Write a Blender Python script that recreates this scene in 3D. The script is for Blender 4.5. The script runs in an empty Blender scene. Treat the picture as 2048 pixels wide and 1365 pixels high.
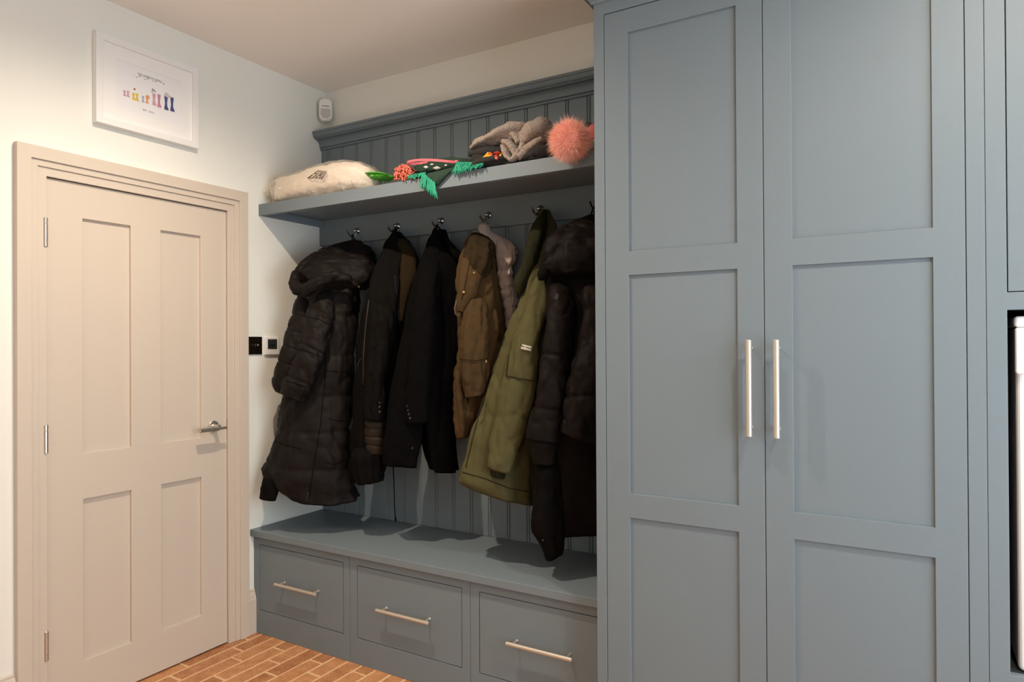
import bpy, bmesh, math, random
import numpy as np
from mathutils import Vector, Matrix, noise
from mathutils.bvhtree import BVHTree
from mathutils.geometry import tessellate_polygon

scene = bpy.context.scene
COL = scene.collection
random.seed(7)

# ------------------------------------------------------------------ camera
CAM = np.array([2.7119, -2.6370, 1.3618]); FPX = 1359.66
YAW, PITCH, ROLL = 0.5333, 0.0048, -0.0054
_f = np.array([-math.sin(YAW)*math.cos(PITCH), math.cos(YAW)*math.cos(PITCH), math.sin(PITCH)])
_r = np.array([math.cos(YAW), math.sin(YAW), 0.0]); _u = np.cross(_r, _f)
CR = math.cos(ROLL)*_r + math.sin(ROLL)*_u
CU = -math.sin(ROLL)*_r + math.cos(ROLL)*_u
CF = _f
cam_data = bpy.data.cameras.new('camera'); cam_data.sensor_width = 36.0
cam_data.lens = FPX*36.0/2048.0; cam_data.clip_start = 0.05
cam = bpy.data.objects.new('camera', cam_data); COL.objects.link(cam)
M = Matrix.Identity(4)
for i in range(3):
    M[i][0], M[i][1], M[i][2], M[i][3] = CR[i], CU[i], -CF[i], CAM[i]
cam.matrix_world = M
scene.camera = cam

# ------------------------------------------------------------------ colour management, world, lights
vs = scene.view_settings
vs.view_transform = 'Standard'; vs.look = 'None'; vs.gamma = 1.0; vs.use_curve_mapping = False
vs.exposure = 0.0
scene.cycles.use_denoising = True
scene.cycles.max_bounces = 10; scene.cycles.diffuse_bounces = 6
world = bpy.data.worlds.new('daylight'); scene.world = world; world.use_nodes = True
wn = world.node_tree.nodes; wn['Background'].inputs[0].default_value = (0.78, 0.91, 1.0, 1)
wn['Background'].inputs[1].default_value = 8.2
ROOM_X, ROOM_Y, H = 3.80, -4.7, 2.7184
WIN = (2.90, 3.50, 1.00, 2.10)        # window in the rear wall: x0, x1, z0, z1
WIN2 = (-2.30, -0.75, 0.30, 2.30)     # window in the right wall: y0, y1, z0, z1
for (cx_, cy_, w_, W_, rot_) in (((WIN[0]+WIN[1])/2, ROOM_Y-.02, WIN[1]-WIN[0], WIN, (90, 0, 0)), (ROOM_X+.02, (WIN2[0]+WIN2[1])/2, WIN2[1]-WIN2[0], WIN2, (90, 0, 90))):
    pl = bpy.data.lights.new('window_portal', 'AREA'); pl.shape = 'RECTANGLE'
    pl.size = w_; pl.size_y = W_[3]-W_[2]; pl.cycles.is_portal = True
    po = bpy.data.objects.new('window_portal', pl); COL.objects.link(po)
    po.location = (cx_, cy_, (W_[2]+W_[3])/2); po.rotation_euler = [math.radians(a) for a in rot_]
DOWNLIGHTS = [(0.97, -1.24, 120.0), (3.00, -1.30, 82.0), (0.92, -3.20, 30.0), (3.00, -3.20, 30.0)]
LAMP_COLOR = (1.0, 0.835, 0.65)

# ------------------------------------------------------------------ helpers
def ray(px, py): return CF + CR*((px-1024)/FPX) + CU*((682.5-py)/FPX)
def at(px, py, axis, v):
    d = ray(px, py); t = (v-CAM[axis])/d[axis]; return CAM + t*d
def atd(px, py, D): return CAM + D*ray(px, py)

def origin(o):
    v = Vector((0, 0, 0))
    while o is not None:
        v = v + o.location; o = o.parent
    return v

def tag(o, label=None, cat=None, group=None, kind=None):
    if label: o['label'] = label
    if cat: o['category'] = cat
    if group: o['group'] = group
    if kind: o['kind'] = kind
    return o

def thing(name, loc, label=None, cat=None, group=None, kind=None):
    o = bpy.data.objects.new(name, None); o.empty_display_size = 0.05
    o.location = Vector([float(c) for c in loc]); COL.objects.link(o)
    return tag(o, label, cat, group, kind)

class MB:
    """collects world-space vertices and faces for one mesh"""
    def __init__(s): s.v = []; s.f = []
    def add(s, vs_, fs_):
        n = len(s.v); s.v += [tuple(float(c) for c in p) for p in vs_]
        s.f += [tuple(i+n for i in f) for f in fs_]; return s
    def box(s, x0, x1, y0, y1, z0, z1):
        return s.add([(x0,y0,z0),(x1,y0,z0),(x1,y1,z0),(x0,y1,z0),(x0,y0,z1),(x1,y0,z1),(x1,y1,z1),(x0,y1,z1)],
                     [(0,3,2,1),(4,5,6,7),(0,1,5,4),(1,2,6,5),(2,3,7,6),(3,0,4,7)])
    def tube(s, pts, rad, n=10, cap=True, wr=0.0):
        pts = [Vector([float(c) for c in p]) for p in pts]; m = len(pts)
        rad = rad if isinstance(rad, (list, tuple)) else [rad]*m
        base = len(s.v); ref = None
        for i, p in enumerate(pts):
            t = (pts[min(i+1, m-1)]-pts[max(i-1, 0)]).normalized()
            if ref is None:
                ref = Vector((0,0,1)) if abs(t.z) < .9 else Vector((1,0,0))
            a = (ref - t*ref.dot(t)).normalized(); b = t.cross(a); ref = a
            for k in range(n):
                th = 2*math.pi*k/n
                rr = rad[i]
                if wr:
                    q = (p + a*(rr*math.cos(th)) + b*(rr*math.sin(th)))*22
                    rr += wr*noise.noise(q)-wr*(1-abs(noise.noise(q*.8)))**6
                s.v.append(tuple(p + a*(rr*math.cos(th)) + b*(rr*math.sin(th))))
        for i in range(m-1):
            for k in range(n):
                q = base+i*n
                s.f.append((q+k, q+(k+1)%n, q+n+(k+1)%n, q+n+k))
        if cap:
            s.f.append(tuple(base+k for k in reversed(range(n))))
            s.f.append(tuple(base+(m-1)*n+k for k in range(n)))
        return s
    def prism(s, poly, axis, a, b):
        """extrude 2D polygon (two remaining axes in order) along axis from a to b; ccw seen from +axis"""
        n = len(poly); base = len(s.v)
        def mk(p, w):
            return {0: (w, p[0], p[1]), 1: (p[0], w, p[1]), 2: (p[0], p[1], w)}[axis]
        s.v += [tuple(float(c) for c in mk(p, a)) for p in poly] + [tuple(float(c) for c in mk(p, b)) for p in poly]
        for k in range(n): s.f.append((base+k, base+(k+1)%n, base+n+(k+1)%n, base+n+k))
        tri = tessellate_polygon([[Vector((p[0], p[1], 0)) for p in poly]])
        for t in tri:
            s.f.append((base+t[2], base+t[1], base+t[0])); s.f.append((base+n+t[0], base+n+t[1], base+n+t[2]))
        return s
    def lathe(s, c, axis_dir, prof, n=24):
        """prof: list of (radius, distance along axis_dir)"""
        t = Vector([float(q) for q in axis_dir]).normalized(); c = Vector([float(q) for q in c])
        ref = Vector((0,0,1)) if abs(t.z) < .9 else Vector((1,0,0))
        a = (ref - t*ref.dot(t)).normalized(); b = t.cross(a); base = len(s.v)
        for (r, h) in prof:
            for k in range(n):
                th = 2*math.pi*k/n
                s.v.append(tuple(c + t*h + a*(r*math.cos(th)) + b*(r*math.sin(th))))
        for i in range(len(prof)-1):
            for k in range(n):
                q = base+i*n; s.f.append((q+k, q+(k+1)%n, q+n+(k+1)%n, q+n+k))
        s.f.append(tuple(base+k for k in reversed(range(n))))
        s.f.append(tuple(base+(len(prof)-1)*n+k for k in range(n)))
        return s
    def grid(s, us, vs_, solid, axis, a, b):
        """slab between a and b on axis, cut on grid us x vs_, cells with solid(i,j) false are holes"""
        nu, nv = len(us), len(vs_); base = len(s.v)
        def mk(u, v, w): return {0: (w, u, v), 1: (u, w, v), 2: (u, v, w)}[axis]
        for w in (a, b):
            for u in us:
                for v in vs_: s.v.append(tuple(float(c) for c in mk(u, v, w)))
        idx = lambda i, j, k: base + k*nu*nv + i*nv + j
        S = lambda i, j: 0 <= i < nu-1 and 0 <= j < nv-1 and solid(i, j)
        for i in range(nu-1):
            for j in range(nv-1):
                if not S(i, j): continue
                s.f.append((idx(i,j,0), idx(i,j+1,0), idx(i+1,j+1,0), idx(i+1,j,0)))
                s.f.append((idx(i,j,1), idx(i+1,j,1), idx(i+1,j+1,1), idx(i,j+1,1)))
                if not S(i-1,j): s.f.append((idx(i,j,0), idx(i,j,1), idx(i,j+1,1), idx(i,j+1,0)))
                if not S(i+1,j): s.f.append((idx(i+1,j,0), idx(i+1,j+1,0), idx(i+1,j+1,1), idx(i+1,j,1)))
                if not S(i,j-1): s.f.append((idx(i,j,0), idx(i+1,j,0), idx(i+1,j,1), idx(i,j,1)))
                if not S(i,j+1): s.f.append((idx(i,j+1,0), idx(i,j+1,1), idx(i+1,j+1,1), idx(i+1,j+1,0)))
        return s
    def build(s, name, mat, parent=None, smooth=False, bevel=0.0, seg=2, loc=None):
        me = bpy.data.meshes.new(name)
        o = bpy.data.objects.new(name, me); COL.objects.link(o)
        if parent is not None: o.parent = parent; off = origin(parent)
        else:
            off = Vector([float(c) for c in loc]) if loc is not None else Vector((0, 0, 0)); o.location = off
        me.from_pydata([tuple(Vector(p)-off) for p in s.v], [], s.f)
        bm = bmesh.new(); bm.from_mesh(me)
        bmesh.ops.remove_doubles(bm, verts=bm.verts, dist=1e-6)
        loose = [v for v in bm.verts if not v.link_faces]
        if loose: bmesh.ops.delete(bm, geom=loose, context='VERTS')
        bmesh.ops.recalc_face_normals(bm, faces=bm.faces); bm.to_mesh(me); bm.free()
        me.materials.append(mat)
        if smooth:
            for p in me.polygons: p.use_smooth = True
        if bevel > 0:
            md = o.modifiers.new('bevel', 'BEVEL'); md.width = bevel; md.segments = seg
            md.limit_method = 'ANGLE'; md.angle_limit = math.radians(35)
        return o

def S2L(r, g, b):
    f = lambda c: (c/255/12.92) if c/255 <= .04045 else ((c/255+.055)/1.055)**2.4
    return (f(r), f(g), f(b), 1)

def mat(name, rgb, rough=0.5, metal=0.0, bump=0.0, bscale=200.0, var=0.0, vscale=4.0, spec=0.5, sheen=0.0, detail=4.0, stretch=None):
    m = bpy.data.materials.new(name); m.use_nodes = True
    nt = m.node_tree; b = nt.nodes['Principled BSDF']
    col = rgb if len(rgb) == 4 else (*rgb, 1)
    b.inputs['Base Color'].default_value = col
    b.inputs['Roughness'].default_value = rough; b.inputs['Metallic'].default_value = metal
    b.inputs['Specular IOR Level'].default_value = spec
    if sheen:
        b.inputs['Sheen Weight'].default_value = sheen; b.inputs['Sheen Roughness'].default_value = .5
    tc = nt.nodes.new('ShaderNodeTexCoord'); src = tc.outputs['Object']
    if stretch:
        mp = nt.nodes.new('ShaderNodeMapping'); mp.inputs['Scale'].default_value = stretch
        nt.links.new(src, mp.inputs[0]); src = mp.outputs[0]
    if var > 0:
        n = nt.nodes.new('ShaderNodeTexNoise'); n.inputs['Scale'].default_value = vscale; n.inputs['Detail'].default_value = 5
        nt.links.new(src, n.inputs['Vector'])
        mx = nt.nodes.new('ShaderNodeMix'); mx.data_type = 'RGBA'; mx.blend_type = 'MIX'
        mx.inputs['A'].default_value = tuple(c*(1-var) for c in col[:3])+(1,)
        mx.inputs['B'].default_value = tuple(min(1, c*(1+var)) for c in col[:3])+(1,)
        nt.links.new(n.outputs['Fac'], mx.inputs['Factor']); nt.links.new(mx.outputs['Result'], b.inputs['Base Color'])
    if bump > 0:
        n = nt.nodes.new('ShaderNodeTexNoise'); n.inputs['Scale'].default_value = bscale; n.inputs['Detail'].default_value = detail
        nt.links.new(src, n.inputs['Vector'])
        bp = nt.nodes.new('ShaderNodeBump'); bp.inputs['Strength'].default_value = bump; bp.inputs['Distance'].default_value = .004
        nt.links.new(n.outputs['Fac'], bp.inputs['Height']); nt.links.new(bp.outputs['Normal'], b.inputs['Normal'])
    return m

# ------------------------------------------------------------------ materials
BLUE = (0.164, 0.201, 0.226)
M_paint = mat('blue_grey_paint', BLUE, .5, bump=.03, bscale=350, var=.02, vscale=6, spec=.28)
M_gap = mat('interior_shade', (0.02, 0.02, 0.022), .8)  # near-black colour stands in for the shade inside cabinets and gaps
M_wall = mat('cream_wall_paint', (0.775, 0.772, 0.72), .85, bump=.05, bscale=160, var=.012, vscale=2)
M_ceil = mat('ceiling_paint', (0.88, 0.835, 0.785), .9, bump=.03, bscale=140)
M_door = mat('beige_door_paint', (0.575, 0.502, 0.425), .45, bump=.03, bscale=260, var=.015, vscale=3)
M_white = mat('white_gloss', (0.82, 0.81, 0.80), .35)
M_steel = mat('satin_nickel', (0.58, 0.53, 0.47), .32, metal=.85, bump=.04, bscale=700)
M_bar = mat('brushed_champagne_metal', (0.60, 0.545, 0.475), .40, metal=.75, bump=.03, bscale=900)
M_chrome = mat('chrome', (0.50, 0.49, 0.48), .2, metal=1.0)
M_dark = mat('dark_gap', (0.008, 0.007, 0.007), .7)

def brick_mat():
    m = bpy.data.materials.new('terracotta_brick'); m.use_nodes = True
    nt = m.node_tree; b = nt.nodes['Principled BSDF']; L = nt.links.new
    oi = nt.nodes.new('ShaderNodeObjectInfo'); geo = nt.nodes.new('ShaderNodeNewGeometry')
    n1 = nt.nodes.new('ShaderNodeTexNoise'); n1.inputs['Scale'].default_value = 22; n1.inputs['Detail'].default_value = 6
    n2 = nt.nodes.new('ShaderNodeTexNoise'); n2.inputs['Scale'].default_value = 160; n2.inputs['Detail'].default_value = 5
    L(geo.outputs['Position'], n1.inputs['Vector']); L(geo.outputs['Position'], n2.inputs['Vector'])
    rp = nt.nodes.new('ShaderNodeValToRGB')
    rp.color_ramp.elements[0].position = .28; rp.color_ramp.elements[0].color = (0.30, 0.11, 0.042, 1)
    rp.color_ramp.elements[1].position = .75; rp.color_ramp.elements[1].color = (0.64, 0.315, 0.135, 1)
    ma = nt.nodes.new('ShaderNodeMath'); ma.operation = 'MULTIPLY_ADD'; ma.inputs[1].default_value = .20
    L(oi.outputs['Random'], ma.inputs[0])
    sm = nt.nodes.new('ShaderNodeMath'); sm.operation = 'MULTIPLY_ADD'; sm.inputs[1].default_value = .55
    L(n1.outputs['Fac'], sm.inputs[0]); L(n2.outputs['Fac'], sm.inputs[2])
    sb = nt.nodes.new('ShaderNodeMath'); sb.operation = 'SUBTRACT'; sb.inputs[1].default_value = .38
    L(sm.outputs[0], sb.inputs[0]); L(sb.outputs[0], ma.inputs[2]); L(ma.outputs[0], rp.inputs['Fac'])
    L(rp.outputs['Color'], b.inputs['Base Color']); b.inputs['Roughness'].default_value = .5
    bp = nt.nodes.new('ShaderNodeBump'); bp.inputs['Strength'].default_value = .25; bp.inputs['Distance'].default_value = .003
    L(sm.outputs[0], bp.inputs['Height']); L(bp.outputs['Normal'], b.inputs['Normal'])
    return m
M_brick = brick_mat()
M_mortar = mat('pale_mortar', (0.70, 0.45, 0.255), .9, bump=.2, bscale=300, var=.1, vscale=30)

# ------------------------------------------------------------------ the room
WT = 0.12
DY0, DY1, DZ = -1.3716, -0.6188, 1.981           # door leaf
def room():
    mb = MB(); mb.box(-WT, ROOM_X+WT, ROOM_Y-WT, WT, -.12, -.0016)
    fl = mb.build('floor', M_mortar); tag(fl, 'terracotta brick floor with pale mortar joints', kind='structure')
    # bricks
    pitch, Lb, g = .0788, .303, .0078
    offs = {-1: -.846, 0: -.633, 1: -.700, 2: -.541, 3: -.635, 4: -.716, 5: -.545, 6: -.63, 7: -.70, 8: -.53}
    def brick_mesh(lx, ly, seed):
        rnd = random.Random(seed); m2 = MB(); e = .0025; j = lambda: rnd.uniform(-.0012, .0012)
        z1 = 0.0
        o8 = [(-lx+j(), -ly+j()), (lx+j(), -ly+j()), (lx+j(), ly+j()), (-lx+j(), ly+j())]
        top = [(x*(1-e/lx), y*(1-e/ly), z1) for x, y in o8]
        mid = [(x, y, z1-.0028) for x, y in o8]; bot = [(x, y, -.02) for x, y in o8]
        m2.add(top+mid+bot, [(0,1,2,3)]+[(k, 4+k, 4+(k+1)%4, (k+1)%4) for k in range(4)]+[(4+k, 8+k, 8+(k+1)%4, 4+(k+1)%4) for k in range(4)])
        return m2
    protos = []
    for s in range(5):
        o = brick_mesh(pitch/2-g/2, Lb/2-g/2, s).build('brick', M_brick, fl); protos.append(o.data)
        bpy.data.objects.remove(o)
    rest = MB(); nr = 0
    for r in range(-1, 57):
        x0 = .055+pitch*r; xc = x0+pitch/2
        if xc > ROOM_X-.03 : break
        off = offs.get(r, random.uniform(0, Lb))
        if r in offs: off = off % Lb
        k = int(math.floor((ROOM_Y-off)/Lb))
        y = off+k*Lb
        while y < .0:
            yc = y+Lb/2
            vis = (-.45 > yc-Lb/2) and yc > -1.35 and xc < 1.35
            if vis:
                if y+Lb > -.02 or xc < .0: pass
                o = bpy.data.objects.new('brick', random.choice(protos)); COL.objects.link(o)
                o.parent = fl; o.location = (xc, yc, random.uniform(-.0008, .0006))
            elif yc < -.30 and yc-Lb/2 > ROOM_Y-.2:
                b = brick_mesh(pitch/2-g/2, Lb/2-g/2, nr % 5); nr += 1
                rest.add([(p[0]+xc, p[1]+yc, p[2]) for p in b.v], b.f)
            y += Lb
    ro = rest.build('brick_paving', M_brick, fl); ro['kind'] = 'stuff'
    # walls
    mb = MB().grid([ROOM_Y-WT, DY0-.006, DY1+.006, WT], [-.12, DZ+.006, H+.1], lambda i, j: not (i == 1 and j == 0), 0, -WT, 0)
    tag(mb.build('wall_left', M_wall), 'cream painted wall with the beige door and picture', kind='structure')
    MB().box(-WT-.3, -WT, DY0-.2, DY1+.2, 0, DZ+.2).build('wall_behind_door', M_wall)['kind'] = 'structure'
    tag(MB().box(0, ROOM_X, 0, WT, -.12, H+.1).build('wall_back', M_wall), 'cream painted wall above the panelling', kind='structure')
    mb = MB().grid([ROOM_Y-WT, WIN2[0], WIN2[1], WT], [-.12, WIN2[2], WIN2[3], H+.1], lambda i, j: not (i == 1 and j == 1), 0, ROOM_X, ROOM_X+WT)
    tag(mb.build('wall_right', M_wall), 'cream painted side wall with a window, out of view', kind='structure')
    mb = MB().grid([0, WIN[0], WIN[1], ROOM_X], [-.12, WIN[2], WIN[3], H+.1], lambda i, j: not (i == 1 and j == 1), 1, ROOM_Y-WT, ROOM_Y)
    tag(mb.build('wall_rear', M_wall), 'cream painted wall with the window behind the camera', kind='structure')
    tag(MB().box(0, ROOM_X, ROOM_Y, 0, H, H+.1).build('ceiling', M_ceil), 'flat painted ceiling', kind='structure')
    # windows out of view
    gm = bpy.data.materials.new('window_glass'); gm.use_nodes = True; nt = gm.node_tree; nt.nodes.clear()
    out = nt.nodes.new('ShaderNodeOutputMaterial'); mix = nt.nodes.new('ShaderNodeMixShader'); mix.inputs[0].default_value = .07
    tr = nt.nodes.new('ShaderNodeBsdfTransparent'); gl = nt.nodes.new('ShaderNodeBsdfGlossy'); gl.inputs['Roughness'].default_value = .02
    nt.links.new(tr.outputs[0], mix.inputs[1]); nt.links.new(gl.outputs[0], mix.inputs[2]); nt.links.new(mix.outputs[0], out.inputs[0])
    for nm, W_, ax, base, lab in (('window_1', WIN, 1, ROOM_Y-.08, 'white framed window behind the camera'), ('window_2', WIN2, 0, ROOM_X+.03, 'white framed window in the right wall')):
        w = thing(nm, (W_[0], ROOM_Y, W_[2]) if ax == 1 else (ROOM_X, W_[0], W_[2]), lab, kind='structure')
        n = 3; us = [W_[0]]
        pw = (W_[1]-W_[0]-.06*(n+1))/n
        for k in range(n): us += [us[-1]+.06, us[-1]+.06+pw]
        us.append(W_[1])
        MB().grid(us, [W_[2], W_[2]+.06, W_[3]-.06, W_[3]], lambda i, j: not (j == 1 and i % 2 == 1), ax, base, base+.05).build('window_frame', M_white, w, bevel=.004)
        for k in range(n):
            bx = (us[1+2*k], us[2+2*k]); by = (base+.022, base+.028)
            if ax == 0: bx, by = by, bx
            MB().box(*bx, *by, W_[2]+.06, W_[3]-.06).build('pane', gm, w)
    return fl
room()

def downlight(x, y, power):
    lab = ('out of view above the floor before the coats' if x < 2 else 'out of view above the wardrobe handles') if y > -2 else ('behind the camera on the door side' if x < 2 else 'behind the camera on the window side')
    t = thing('ceiling_downlight', (x, y, H), 'small round recessed ceiling downlight '+lab, 'downlight', 'recessed ceiling downlights')
    MB().lathe((x, y, H), (0, 0, -1), [(.030, .0), (.045, .0), (.045, .003), (.040, .006), (.032, .004), (.030, .001)], 32).build('bezel', M_white, t, smooth=True)
    em = bpy.data.materials.get('lamp_lens')
    if em is None:
        em = bpy.data.materials.new('lamp_lens'); em.use_nodes = True
        b = em.node_tree.nodes['Principled BSDF']; b.inputs['Emission Color'].default_value = (*LAMP_COLOR, 1); b.inputs['Emission Strength'].default_value = 8
    MB().lathe((x, y, H), (0, 0, -1), [(.0, -.001), (.029, -.001), (.029, .0015), (.0, .0015)], 24).build('lens', em, t)
    l = bpy.data.lights.new('downlight_beam', 'SPOT'); l.energy = power; l.color = LAMP_COLOR
    l.spot_size = math.radians(162); l.spot_blend = 1.0; l.shadow_soft_size = .015
    lo = bpy.data.objects.new('downlight_beam', l); COL.objects.link(lo); lo.parent = t; lo.location = (0, 0, -.012)
for d in DOWNLIGHTS: downlight(*d)

# door
def door():
    d = thing('door_1', (0, (DY0+DY1)/2, 0), 'closed beige four-panel door with nickel lever', kind='structure')
    ys = [DY0, -1.244, -1.060, -.933, -.748, DY1]; zs = [.006, .172, .783, .957, 1.848, DZ-.003]
    hole = lambda i, j: i in (1, 3) and j in (1, 3)
    MB().grid(ys, zs, lambda i, j: not hole(i, j), 0, -.042, 0).build('door_leaf', M_door, d, bevel=.0015)
    for i in (1, 3):
        for j in (1, 3):
            MB().box(-.032, -.0115, ys[i]-.004, ys[i+1]+.004, zs[j]-.004, zs[j+1]+.004).build('door_panel', M_door, d)
    for z0, z1 in ((1.723, 1.831), (.975, 1.081), (.227, .335)):
        h = MB().lathe((.009, DY0-.006, z0), (0, 0, 1), [(.006, 0), (.0085, .002), (.0085, .022), (.0072, .0225), (.0072, .0245), (.0085, .025), (.0085, z1-z0-.025), (.0072, z1-z0-.0245), (.0072, z1-z0-.0225), (.0085, z1-z0-.022), (.0085, z1-z0-.003), (.005, z1-z0)], 16)
        h.box(.0, .004, DY0-.010, DY0-.0005, z0+.002, z1-.002)
        h.build('hinge', M_steel, d, smooth=False)
    hy, hz = -.690, 1.0
    rose = MB().lathe((.0, hy, hz), (1, 0, 0), [(.0, 0), (.026, 0), (.026, .006), (.024, .008), (.013, .009), (.010, .012), (.0095, .045), (.0, .046)], 28)
    ho = rose.build('handle_rose', M_steel, d, smooth=False, bevel=.0006)
    lev = MB().tube([(.048, -.655, hz-.006), (.048, -.700, hz-.006)], .0065, 14)
    lev.tube([(.048, -.695, hz-.006), (.048, -.792, hz-.006)], .0098, 18)
    lev.build('lever', M_steel, ho, bevel=.001)
    MB().box(-.001, .0015, DY1+.0005, DY1+.006, .975, 1.03).build('strike_plate', M_dark, d)
    # casing: three stepped bands
    c = thing('trim_1', (0, (DY0+DY1)/2, 0), 'beige stepped door casing', kind='structure')
    o0, o1, oz = -1.4746, -.5176, 2.081
    steps = [(0, .046, .026), (.046, .069, .0185), (.069, .1005, .0125)]
    for a, b, th in steps:
        mb = MB().grid([o0+a, o0+b, o1-b, o1-a], [0, oz-b, oz-a], lambda i, j: not (i == 1 and j == 0), 0, 0, th)
        mb.build('casing_band', M_door, c, bevel=.0012)
    # lining inside the opening
    mb = MB(); mb.box(-.1, -.001, DY0-.006, DY0-.003, 0, DZ+.006); mb.box(-.1, -.001, DY1+.003, DY1+.006, 0, DZ+.006); mb.box(-.1, -.001, DY0-.003, DY1+.003, DZ+.002, DZ+.006)
    mb.build('door_lining', M_door, c)
    def skirt(y0, y1, h):
        prof = [(0, 0), (.020, 0), (.020, h-.045), (.017, h-.040), (.0165, h-.034), (.012, h-.02), (.008, h-.012), (.008, h-.004), (.005, h), (0, h)]
        mb = MB(); mb.prism([(x, z) for x, z in prof], 1, y0, y1); return mb
    b = skirt(-.5176, -.4745, .207).build('baseboard_left', M_door); tag(b, 'short beige skirting between casing and bench', kind='structure')
    b = skirt(ROOM_Y, -1.4746, .222).build('baseboard_left', M_door); tag(b, 'beige skirting left of the door', kind='structure')
door()

# ------------------------------------------------------------------ panelling, cornice, rail, shelf
CABX = 1.8128
def cornice_profile():
    P = [(-.030, 2.398), (-.040, 2.398), (-.043, 2.401), (-.043, 2.406), (-.039, 2.409), (-.047, 2.412), (-.047, 2.417)]
    for k in range(1, 8):
        a = math.pi/2*k/7; P.append((-.047-.028*(1-math.cos(a)), 2.417+.030*math.sin(a)))
    P += [(-.080, 2.448), (-.080, 2.452)]
    for k in range(1, 8):
        a = math.pi/2*k/7; P.append((-.080-.014*math.sin(a), 2.452+.022*(1-math.cos(a))))
    P += [(-.0977, 2.475), (-.0977, 2.4862), (-.001, 2.4862), (-.001, 2.398)]
    return P

def panelling():
    t = thing('wall_panelling', (.9, -.02, .49), 'blue-grey tongue-and-groove panelling with moulded cornice behind the coats', 'panelling')
    def board(x0, x1):
        yf, yb = -.0345, -.004
        w = x1-x0; bw = .010
        pts = [(x0, yb), (x0, yf+.005), (x0+.003, yf)]
        if w > .03:
            xb = x1-bw-.003
            pts += [(xb-.003, yf), (xb, yf+.0055)]
            for k in range(7):
                a = math.pi*k/6; pts.append((xb+.0005+bw/2-(bw/2)*math.cos(a), yf+.0045-.0045*math.sin(a)))
            pts += [(x1-.001, yf+.0055)]
        else: pts += [(x1, yf)]
        pts += [(x1-.0005, yb)]
        return pts
    edges = [.0015]+[.060+.1*k for k in range(18)]
    edges = [e for e in edges if e < CABX]+[CABX-.002]
    for a, b in zip(edges[:-1], edges[1:]):
        if b-a < .012: continue
        MB().prism(board(a, b), 2, .4915, 2.42).build('board', M_paint, t)
    MB().box(.0015, CABX-.002, -.006, -.0005, .4915, 2.42).build('backing', M_gap, t)
    MB().prism(cornice_profile(), 0, .0008, CABX-.001).build('cornice', M_paint, t)
    MB().box(.001, CABX-.001, -.050, -.0345, 1.888, 2.0205).build('hook_rail', M_paint, t, bevel=.0015)
panelling()

def shelf():
    t = thing('coat_shelf', (.9, -.24, 2.0), 'blue-grey painted shelf above the coat hooks', 'shelf')
    MB().box(.001, CABX-.001, -.4165, -.0348, 2.021, 2.0422).build('shelf_board', M_paint, t, bevel=.0012)
    MB().box(.001, CABX-.001, -.4392, -.4165, 1.9878, 2.0423).build('front_lip', M_paint, t, bevel=.0012)
    MB().box(.001, .022, -.417, -.0505, 1.9878, 2.0208).build('side_cleat', M_paint, t, bevel=.001)
shelf()

# ------------------------------------------------------------------ bench: three drawer units and a top
def bar_handle(p0, p1, out, mat_, parent, r=.0062, post=.030):
    """bar between p0 and p1, with two posts that run along `out` back to the face"""
    p0 = Vector(p0); p1 = Vector(p1); o = Vector(out); d = (p1-p0).normalized()
    mb = MB()
    mb.tube([p0, p0+d*.0015, p1-d*.0015, p1], [r*.8, r, r, r*.8], 18)
    for q in (p0+d*.024, p1-d*.024):
        mb.tube([q-o*post, q-o*(post-.002), q-o*.002], [.0058, .0045, .0045], 12)
    return mb.build('handle', mat_, parent, smooth=False, bevel=.0004, seg=1)

def bench():
    yf = -.4734
    units = [(.0, .6178, .0388, .581, 'left of three, beside the door casing'), (.6178, 1.2421, .6594, 1.203, 'middle of three'), (1.2421, 1.8118, 1.2824, 1.805, 'right of three, beside the tall wardrobe')]
    hs = [(.188, .453), (.799, 1.070), (1.424, 1.690)]
    for (x0, x1, a, b, wh), (h0, h1) in zip(units, hs):
        t = thing('drawer_unit', ((x0+x1)/2, -.25, 0), 'blue-grey bench drawer unit, '+wh, 'drawer unit', 'bench drawer units')
        g = .0008
        MB().grid([x0+g, a, b, x1-g], [0, .1106, .4214, .4601], lambda i, j: not (i == 1 and j == 1), 1, yf, yf+.022).build('face_frame', M_paint, t, bevel=.0012)
        mb = MB(); mb.grid([x0+g, x0+.018, x1-.018, x1-g], [0, .018, .4601], lambda i, j: not (i == 1 and j == 1), 1, yf+.022, -.02)
        mb.box(x0+g, x1-g, -.02, -.01, 0, .4601); mb.build('carcass', M_gap, t)
        e = .0028
        dr = MB().box(a+e, b-e, yf+.0005, yf+.021, .1106+e, .4214-e).build('drawer', M_paint, t, bevel=.0012)
        bar_handle((h0, yf-.037, .270), (h1, yf-.037, .270), (0, -1, 0), M_bar, dr, r=.0074, post=.037)
    t = MB().box(.001, CABX-.001, -.4952, -.0348, .4603, .4912)
    t = t.build('bench_top', M_paint, bevel=.002, loc=(.9, -.26, .4603))
    tag(t, 'continuous blue-grey bench seat top under the hanging coats', 'bench top')
bench()

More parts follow.
